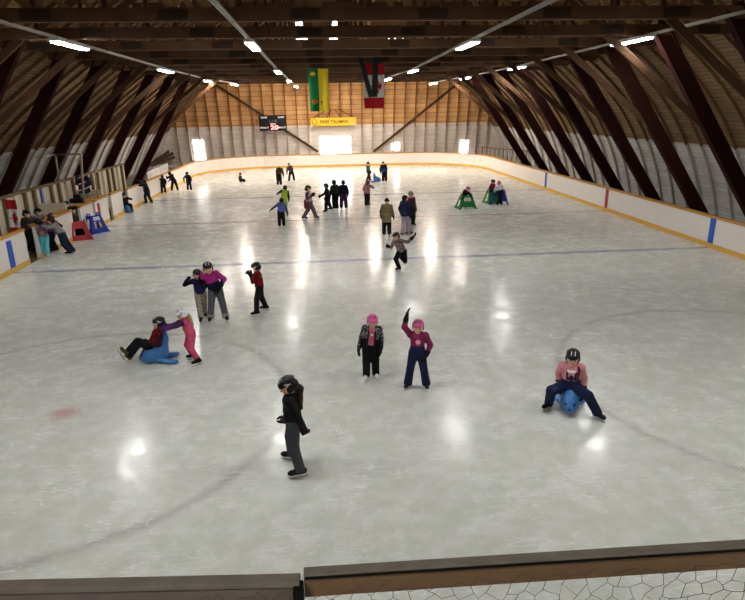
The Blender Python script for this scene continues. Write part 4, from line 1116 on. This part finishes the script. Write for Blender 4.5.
    if hair == 'braid':
        g = [hp(.0,-.8,-.5), hp(-.62,-.3,-.9), shd[1]-Rt*(-.02)*h+Ft*.08*h, P+tdir*TL*.42-Rt*.07*h+Ft*.09*h]
        Hm = [Cone(g[i], g[i+1], .2*hs-.03*hs*i, .18*hs-.03*hs*i, .02) for i in range(3)]
        sdf_obj('braid', Hm, hv, [M['hair_brown']], root, origin)
    info = dict(root=root, H0=H0, N=N, P=P, wr=wr, hd=hd, h=h, A=A, c=c, r=r, F=F)
    PEOPLE.append((label, h)); return info

# ------------------------------------------------------------------ seal-shaped skating aids
M['seal'] = plain('seal_blue', '3A74B4', .35, .05, 3, 0, .45); M['seal_dark'] = plain('seal_face', '0E2448', .4, .05)
def seal(pos, face, label, size=1.0):
    A = np.array((pos[0], pos[1], 0.0)); f = face_vec(A, face); R = np.cross(f, (0,0,1.)); U = V(0,0,1)
    root = empty('seal_skating_aid', (A[0], A[1], 0)); tag(root, label, 'skating aid', 'blue seal-shaped skating aids')
    def p(x, y, z): return A+(R*x+f*y+U*z)*size
    S = size; X = (R, f, U)
    B = [Ell(p(0,.16,.19), (.145*S,.155*S,.18*S), X, .05, 0), Ell(p(0,.28,.15), (.10*S,.08*S,.085*S), X, .05, 0), Ell(p(0,.10,.22), (.168*S,.13*S,.21*S), X, .06, 0, b=p(0,-.12,.24), rad2=(.165*S,.14*S,.22*S)),
         Cone(p(0,-.12,.28), p(0,-.20,.52), .15*S, .10*S, .08), Cone(p(0,-.20,.52), p(0,-.22,.70), .10*S, .06*S, .05)]
    bm = B[:]
    o = sdf_obj('body', bm, .015, [M['seal'], M['seal_dark']], root, A,
        lambda Xc, T: np.array([1 if (((q@R)/S-.075)**2+((q@U)/S-.235)**2 < .022**2 or ((q@R)/S+.075)**2+((q@U)/S-.235)**2 < .022**2 or ((q@R)/S)**2*.5+((q@U)/S-.165)**2 < .02**2) and (q@f)/S > .19 else 0 for q in (Xc-A)]), cuts=[(-U, A+U*.012)])
    for s in (-1, 1):
        sdf_obj('flipper', [Ell(p(s*.20,-.30,.055), (.08*S,.19*S,.035*S), (unit(R*s+f*.35), unit(f-R*s*.35), U), .03), Cone(p(s*.12,-.04,.10), p(s*.23,-.40,.05), .05*S, .045*S, .04)], .013, [M['seal']], root, A, cuts=[(-U, A+U*.006)])
        sdf_obj('tail_fluke', [Ell(p(s*.11,-.23,.74), (.125*S,.035*S,.055*S), (unit(R*s+U*.25), f, unit(U-R*s*.25)), .03), Cone(p(0,-.22,.68), p(s*.09,-.23,.73), .055*S, .04*S, .03)], .012, [M['seal']], root, A)
    return root
# ------------------------------------------------------------------ skaters (feet, head and hands measured in the photograph, then placed on the ice)
camo = blotch('camo_print', ['121214', '5A5A5E', '141416', 'A8A6A6', '202022', '0E0E10'], 16)
pinkcamo = blotch('pink_camo_print', ['8A6F72', '2A2628', 'B79A9C', '4A4446', 'C4B0B0', '6A4448'], 18)
speck = blotch('patterned_trousers', ['A89C86', '2A2826', 'B5AA96', '6E6656', 'C4BAA6'], 18)
maroonprint = blotch('maroon_print', ['6A4A50', '8E7074', '5A3A44', 'A08A88'], 12)

# near skaters
A1 = person('girl in black jacket, grey trousers and black helmet skating alone closest to the rail', [(292.5,460), (300.5,477)], (289,388), face=-96, h=1.44, hface=-85, nod=22, hands=((287,420,.0), (308,437,.12)), elbow=((.3,-.4,-.2), (.8,.2,.1)),
       top='131315', pants='45484C', hcol='121214', hstripe='B8BCC0', hair='long_brown', gloves='2A1D20', skates='241A1E', curl=(.9,.9))
B1 = person('child in pink helmet with open black and grey patterned jacket, white skates', [(366.5,380), (375.8,378.5)], (372.8,321), face=0, nod=14, hands=((358,351,.03), (381,350.5,.04)), elbow=((-.5,-.7,0), (.4,-.8,0)),
       top=camo, sleeves=camo, lower='111113', low_split=.42, shirt='A8586C', printing=('E4C8CC', 0, .66, .018, .06, 'bar'), pants='0F0F11', hcol='D8609A', hstripe='7A3460', skates='E6E6E4', front='151517', puff=1.12)
C1 = person('child in magenta top and navy bib trousers raising one black-gloved arm', [(408,388), (426,388.7)], (418.5,323), face=-4, h=1.31, nod=6, hands=((405.5,315.5,.08), (427,357,.05)), elbow=((-.8,.1,-1.2), (.8,-.3,0)),
       top='7E2850', sleeves='7E2850', straps=False, printing=('E6A0B0', -.01, .62, .035, .12, 'dot'), pants='1B2240', bib=True, hcol='C0568C', hstripe='5A2A50', skates='1A1A1E', flare=1.25, puff=1.0, curl=(.25,.5))
# seated on the seal
DS = at_z((569, 409)); seal(DS, 2, 'blue seal skating aid with face showing, ridden by child in pink top', .95)
D1 = person('seated child in pink hoodie and navy bib trousers astride a blue seal', [(548.5,409), (596.5,419)], (573,356), face=2, h=1.42, anchor=(569,409), pelvis=(570,386.5,-.02), seated=True, nod=14, hands=((558,386,-.08), (584,393,.02)), elbow=((-.3,-.8,-.2), (.25,-.8,-.2)),
       knee=((-.5,.9,.6), (.5,.9,.5)), toes=((-.5,.8,0), (.7,.6,0)), top='D78F98', sleeves='D78F98', printing=('F4EEEE', 0, .80, .05, .05, 'bar'), pants='1A2140', bib=True, hcol='101012', hstripe='D8D8D8', hair='braid', skates='161618', puff=1.08)
# pair with the second seal
ES = at_z((157, 362)); seal(ES, -96, 'blue seal skating aid sliding with a rider leaning back', .95)
E1 = person('rider in red and black jacket leaning back on a blue seal, legs stretched out', [(126.5,353), (129.5,355.5)], (161.5,320), face=-90, h=1.40, anchor=(156,361), pelvis=(153.5,347.5,0), seated=True, lift=(-.05,.2), toes=((-.35,0,.9), (-.35,.1,.9)), knee=((-.3,0,1),(-.3,.1,1)), nod=4, hands=((148.5,344,-.12), (147.5,347,.18)),
       top='6E121A', sleeves='341016', lower='161214', low_split=.25, pants='131214', hcol='121214', hstripe='D0D4D6', skates='4A4420', holder='holder')
E2 = person('child in pink snowsuit and white helmet pushing the seal rider', [(193.5,359.5), (198.5,365)], (181.5,314.5), face=-82, h=1.2, pelvis=(191,334,0), nod=14, hands=((166,327,-.06), (165,329.5,.12)), elbow=((-.2,-.5,-.6), (-.1,.6,-.6)),
       top='C45470', sleeves='43264E', lower='A83C58', low_split=.12, pants='C24A68', cuff='1A1618', hcol='E4E6EA', hstripe='8A9096', hair='long_blond', gloves='4A2658', skates='171618')
# hugging pair and the child with the phone
F1 = person('child in navy and purple jacket and patterned pale trousers, arm round friend', [(201.5,322), (205,317.5)], (197,273.5), face=4, nod=8, hands=((184.5,281,.16), (205,290,-.12)), elbow=((-1,.0,-.35), (.5,-.9,-.2)),
       top='25204A', sleeves='161628', pants=speck, hcol='131315', hstripe='3A3A3E', skates='1B1B1E', gloves='121214')
F2 = person('child in magenta and navy jacket with grey trousers, hand on hip', [(211,321.5), (226,320.5)], (207,267.5), face=2, nod=6, hands=((199.5,281.5,-.12), (221.5,289,.1)), elbow=((-.5,-.9,-.3), (1,-.1,.1)),
       top='9A2874', sleeves='9A2874', lower='17152A', low_split=.5, pants='56565A', cuff='8A8A8C', hcol='121214', hstripe='C8CCD0', skates='18181B', flare=1.1)
G1 = person('child in red jacket facing away to one side and holding up a phone', [(266,310.5), (257,316)], (256,266.5), face=-88, nod=10, hands=((247.5,274.5,-.05), (248.5,275.5,.1)), elbow=((-.3,-.4,-.9), (-.3,.5,-.9)),
       top='701018', sleeves='640E14', pants='131315', hcol='121214', hstripe='303034', skates='141416', curl=(.9,.9))
q = MB(); ph = G1['wr'][1]+G1['hd'][1]*.10; q.bar(ph-V(0,0,.03), ph+V(-.03,0,.12), .012, .07, G1['F']); o = q.build('phone', plain('phone_pale', 'C8C4BE', .3, .05), bevel=.003); tag(o, 'pale phone held up by the child in the red jacket', 'phone')
H1 = person('skater in pink and grey printed jacket bent forward with arms flung out', [(399,271), (401,257)], (395,235.5), face=-30, h=1.38, anchor=(399,271), pelvis=(402,251,-.1), lift=(None,-.35), toes=(None,(.2,-.6,-.5)), nod=0, hands=((387,247,.2), (414,237.5,-.05)), elbow=((-.3,.2,-1), (.3,-.2,-1)), knee=(None,(.2,.3,-.6)),
       top=pinkcamo, sleeves=pinkcamo, pants='121214', hcol='2A2A2C', hstripe='6A6A6C', skates='151517', gloves='101012')
# adults and the child beside them
I1 = person('adult in long khaki coat and dark hat seen from behind', [(389.5,236), (384,236)], (387,200.5), face=178, adult=True, hands=((394,219,-.05), None), top='6E6248', sleeves='665A42', coat=.16, pants='141414', helmet='toque', hcol='141414', skates='1C1C1C', puff=.98)
I2 = person('tall adult in navy jacket and pale mauve trousers beside khaki coat', [(408.5,235), (402.5,236)], (404.7,196.5), face=130, adult=True, top='1B2140', sleeves='171C38', pants='9C8E98', helmet='hair', hcol='1A1412', skates='3A3436', coat=.04)
I3 = person('child in grey fluffy hat and dark coat half hidden by the navy jacket', [(410,226.5), (413,226)], (410.5,195), face=35, top='2A2830', sleeves='9A1E2C', pants='1A1A1C', helmet='toque', hcol='7A7470', toque_col='A8A29C', gloves='A82030')
# children in the frame aids
ja = face_vec(J_, 22); a = J_-ja*.22
J1 = person('child in pink helmet and black top leaning on the labelled green aid', [(461,207), (465,208.2)], (467.6,190.3), face=25, h=1.32, pelvis=(463,197.5,0), nod=20, hands=((462,197.5,.35), (472,196.5,.32)), top='141417', pants='16181C', hcol='C86C90', hstripe='6A3A4C')
K1 = person('child in maroon jacket holding the green aid behind the blue one', [(490.5,203), (493,202.5)], (493.2,181.5), face=-50, nod=15, hands=((488,191,.1), (492,191,.3)), top='6A1824', sleeves='5A141E', pants='15161A', hcol='2A1418')
L1 = person('child in pink helmet and white jacket holding the blue aid', [(497.5,206), (501.5,206)], (498.8,182.8), face=175, nod=15, hands=((503,193,-.2), (494.5,193,-.2)), top='D8DADE', sleeves='D0D2D6', lower='1C1A1C', low_split=.42, pants='141416', hcol='D06A90', hstripe='3A2028')
# the loose group in the middle of the rink
M1 = person('child in navy black clothes reaching a hand out in group of three', [(331,210.4), (326,212.7)], (325.8,184.6), face=-88, hands=(None, (320.5,196.5,.05)), top='15192A', pants='101014', hcol='0E0E12')
M2 = person('child in dark green jacket, middle of the group of three', [(337.3,209.8), (334.4,209.8)], (333.8,182.6), face=-150, top='1F2C1E', pants='101010', hcol='101012', hands=(None,None))
M3 = person('child in navy jacket and plum trousers, facing away from the rail in group of three', [(346.3,209), (341.4,209)], (343.2,182.8), face=176, top='14162C', pants='3A2446', hcol='111114', puff=1.1)
N1 = person('striding child in pale pink top with maroon jacket tied round the waist', [(316,219), (304,219.6)], (307.6,187.3), face=70, hands=((312.5,196.5,.1), (311.5,197,-.05)), top='C89CA4', sleeves='5A4A54', pants='5E585E', helmet='helmet', hcol='1A1214', tied='7E1E30')
O1 = person('child in periwinkle blue jacket with both arms held out to the sides', [(284.2,227.2), (279.6,227.3)], (281.8,200.6), face=178, hands=((288,214.5,0), (270.7,210,0)), top='5A66A8', sleeves='4A548A', pants='141418', hcol='12131C', helmet='helmet')
P1 = person('child in lime green vest behind the periwinkle jacket, one arm out', [(286.3,212.4), (283.2,212.4)], (285.2,187.8), face=172, hands=((289,200,0), (277.3,193.5,0)), top='A8C83A', sleeves='2A3020', pants='A8C83A', hcol='15151A')
Q1 = person('person in pale hat and brown jacket skating near the far end', [(281,185.8), (278,185.8)], (280.4,165.6), face=176, top='4A3520', pants='0F1014', helmet='toque', hcol='E8E4DC', adult=True, puff=1.1)
Q2 = person('person in slate grey jacket gliding beside the brown jacket', [(294.3,181.4), (289.2,182)], (288.2,163.6), face=174, top='3A4048', pants='12141A', helmet='toque', hcol='14141A', adult=True)
R1 = person('small child sitting on the ice near the far curved boards', [(244.5,181.5), (244,182)], (240.2,171.4), face=65, h=1.1, pelvis=(240.4,179.6,0), pelvis_z=.12, seated=True, top='3E3A3A', pants='171418', helmet='toque', hcol='2A2424', lift=(.1,-.1), toes=((.6,.2,.8), (.6,-.2,.8)))
# along the boards on the players side
S1 = person('child in black with both arms out, skating clear of the boards', [(191.2,191), (188,191)], (186.8,173.6), face=170, hands=((191.5,180.5,0), (183.6,181,0)), top='15171C', pants='101114', hcol='101012')
S2 = person('child in black leaning across to touch the child at the boards', [(178,191), (172,191.7)], (170.3,175.3), face=178, h=1.3, hands=((167.5,184,0), (165.8,177.3,0)), top='17181C', pants='101116', hcol='121216')
S3 = person('child in black holding onto the board top, first in a row of three', [(165.7,193.6), (162.3,194)], (162.4,176.8), face=178, hands=((166,184,0), (157,177.6,0)), top='1A1A1E', sleeves='2A1A18', pants='141416', hcol='151518')
T1 = person('child in black jacket and navy jeans leaning over the board top', [(152,203.6), (146.5,204)], (143.8,181.5), face=-120, h=1.36, pelvis=(147.3,191,0), hands=((137.5,182,0), (136.5,182.5,.2)), top='121318', pants='161C34', hcol='15151A', elbow=((0,0,-1),(0,0,-1)))
T2 = person('child in black beside the navy jeans, arms folded over the board top', [(146,202.6), (142.8,203)], (138.6,180.5), face=-125, h=1.32, pelvis=(142.6,190.8,-.1), hands=((134.5,182,0), (134,183,.1)), top='101014', pants='121216', hcol='101014', elbow=((0,0,-1),(0,0,-1)))
US = at_z((128, 212.5)); seal(US, 15, 'blue seal skating aid resting against the boards under a rider', .95)
U1 = person('child in dark jacket perched on the blue seal beside the boards', [(123.5,212.5), (132,212.5)], (123.8,195.2), face=20, h=1.3, pelvis=(126,205,-.05), seated=True, hands=((121,205,.1), (130.2,198.5,.15)), top='1B1717', sleeves='16161A', pants='15131A', hcol='1E1E28', hstripe='4A4A58', knee=((-.4,.9,.6), (.5,.9,.5)))
V1 = person('child in turquoise trousers and maroon printed top bent over the boards', [(48.5,257.6), (43.5,257)], (37.5,222.5), face=-165, h=1.42, pelvis=(44,236.5,0), nod=25, hands=((41,222,-.4), (33,224,-.2)), top=maroonprint, sleeves=maroonprint, pants='5CB8C4', helmet='hair', hcol='1A1618', skates='B8B8BC', flare=.95, puff=.9)
V2 = person('child in purple top and black trousers at the boards between two friends', [(57.2,251.8), (52,252.6)], (51.3,216.2), face=-30, h=1.45, hands=((44,222,-.1), (56,226,.2)), top='6A2A6E', sleeves='2A1A2C', pants='121214', hcol='3A1430', hstripe='B0509A')
V3 = person('child in grey jacket and navy jeans propped at a slant against the boards', [(73.3,253.2), (70.6,254.8)], (46.5,217), face=-105, h=1.52, pelvis=(61.5,233.5,0), hands=((42,224,-.1), (40,226,.2)), top='7A7478', sleeves='857F80', pants='1A2238', helmet='hair', hcol='2A2018')
W1 = person('child in dusty pink jacket and hood reaching toward the blue seal', [(368.3,206.2), (366,206.5)], (367.9,182.3), face=150, hands=((373,186,-.05), None), top='B4788A', sleeves='A86A7C', pants='1C1618', helmet='hood', hcol='7E4A58', coat=.03)
W2 = person('child in grey green top and dark red trousers holding the tail of the seal', [(370,181.3), (367,181.5)], (367.9,163.6), face=60, hands=((371,173.6,.05), None), top='4A5450', pants='3A1A1E', helmet='toque', hcol='17171A')
W3 = person('person in black and blue jacket facing the far end boards', [(386,182), (383,182.2)], (382.8,162.6), face=172, top='16181E', sleeves='16181E', lower='1F3A5E', low_split=.45, pants='0F1014', helmet='toque', hcol='121216', adult=True, coat=.03, puff=1.15)
WS = at_z((376.8, 182)); seal(WS, 80, 'blue seal skating aid out on the far ice between two people', .85)
# children standing in the players box behind the boards
def box_head(p, x): return at_x(p, x)
for p, x, lab, kw in (((26, 213), -11.05, 'child in black helmet inside the players box, nearest the hung flag', dict(top='2A2624', hcol='101012')),
                      ((37.5, 211), -11.0, 'child in grey jacket and black helmet inside players box by the turquoise trousers', dict(top='6A6664', hcol='141416'))):
    w_ = box_head(p, x); hh = (w_[2]-BLADE)/.93
    person(lab, None, p, pos=(w_[0], w_[1]), h=hh, face=40, **kw)
w_ = box_head((67, 203.5), -10.85); hh = 1.5
X3 = person('child in black leaning on the ledge inside the players box, behind the red aid', None, (67, 203.5), pos=(w_[0], w_[1]), h=(w_[2]-BLADE)/.93, face=-20, top='141214', sleeves='1A1418', hcol='0F0F12', hands=((54, 208, .3), (72, 207, .3)))
bgm = MB(); gb = at_x((77, 200), XL-.42); bgm.box((-.28, -.2, 0), (.28, .2, .2)); bgm.box((-.12, -.1, .2), (.16, .12, .36)); o = bgm.build('gear_bag', fab('1C1410'), bevel=.05, loc=(XL-.42, gb[1], 1.29)); tag(o, 'dark gear bag lying on the ledge below the hanging jersey', 'bag')

# ------------------------------------------------------------------ sky and render settings that belong to the scene
w = bpy.data.worlds.new('sky'); scene.world = w; w.use_nodes = True
bg = w.node_tree.nodes['Background']; bg.inputs[0].default_value = (.9, .95, 1, 1); bg.inputs[1].default_value = 1.2
b = MB(); b.box((-120, 62, -.6), (120, 200, -.4)); b.build('ground', M['snow'], kind='structure')
scene.cycles.max_bounces = 6; scene.cycles.diffuse_bounces = 4; scene.cycles.glossy_bounces = 3
scene.cycles.sample_clamp_indirect = 6.0
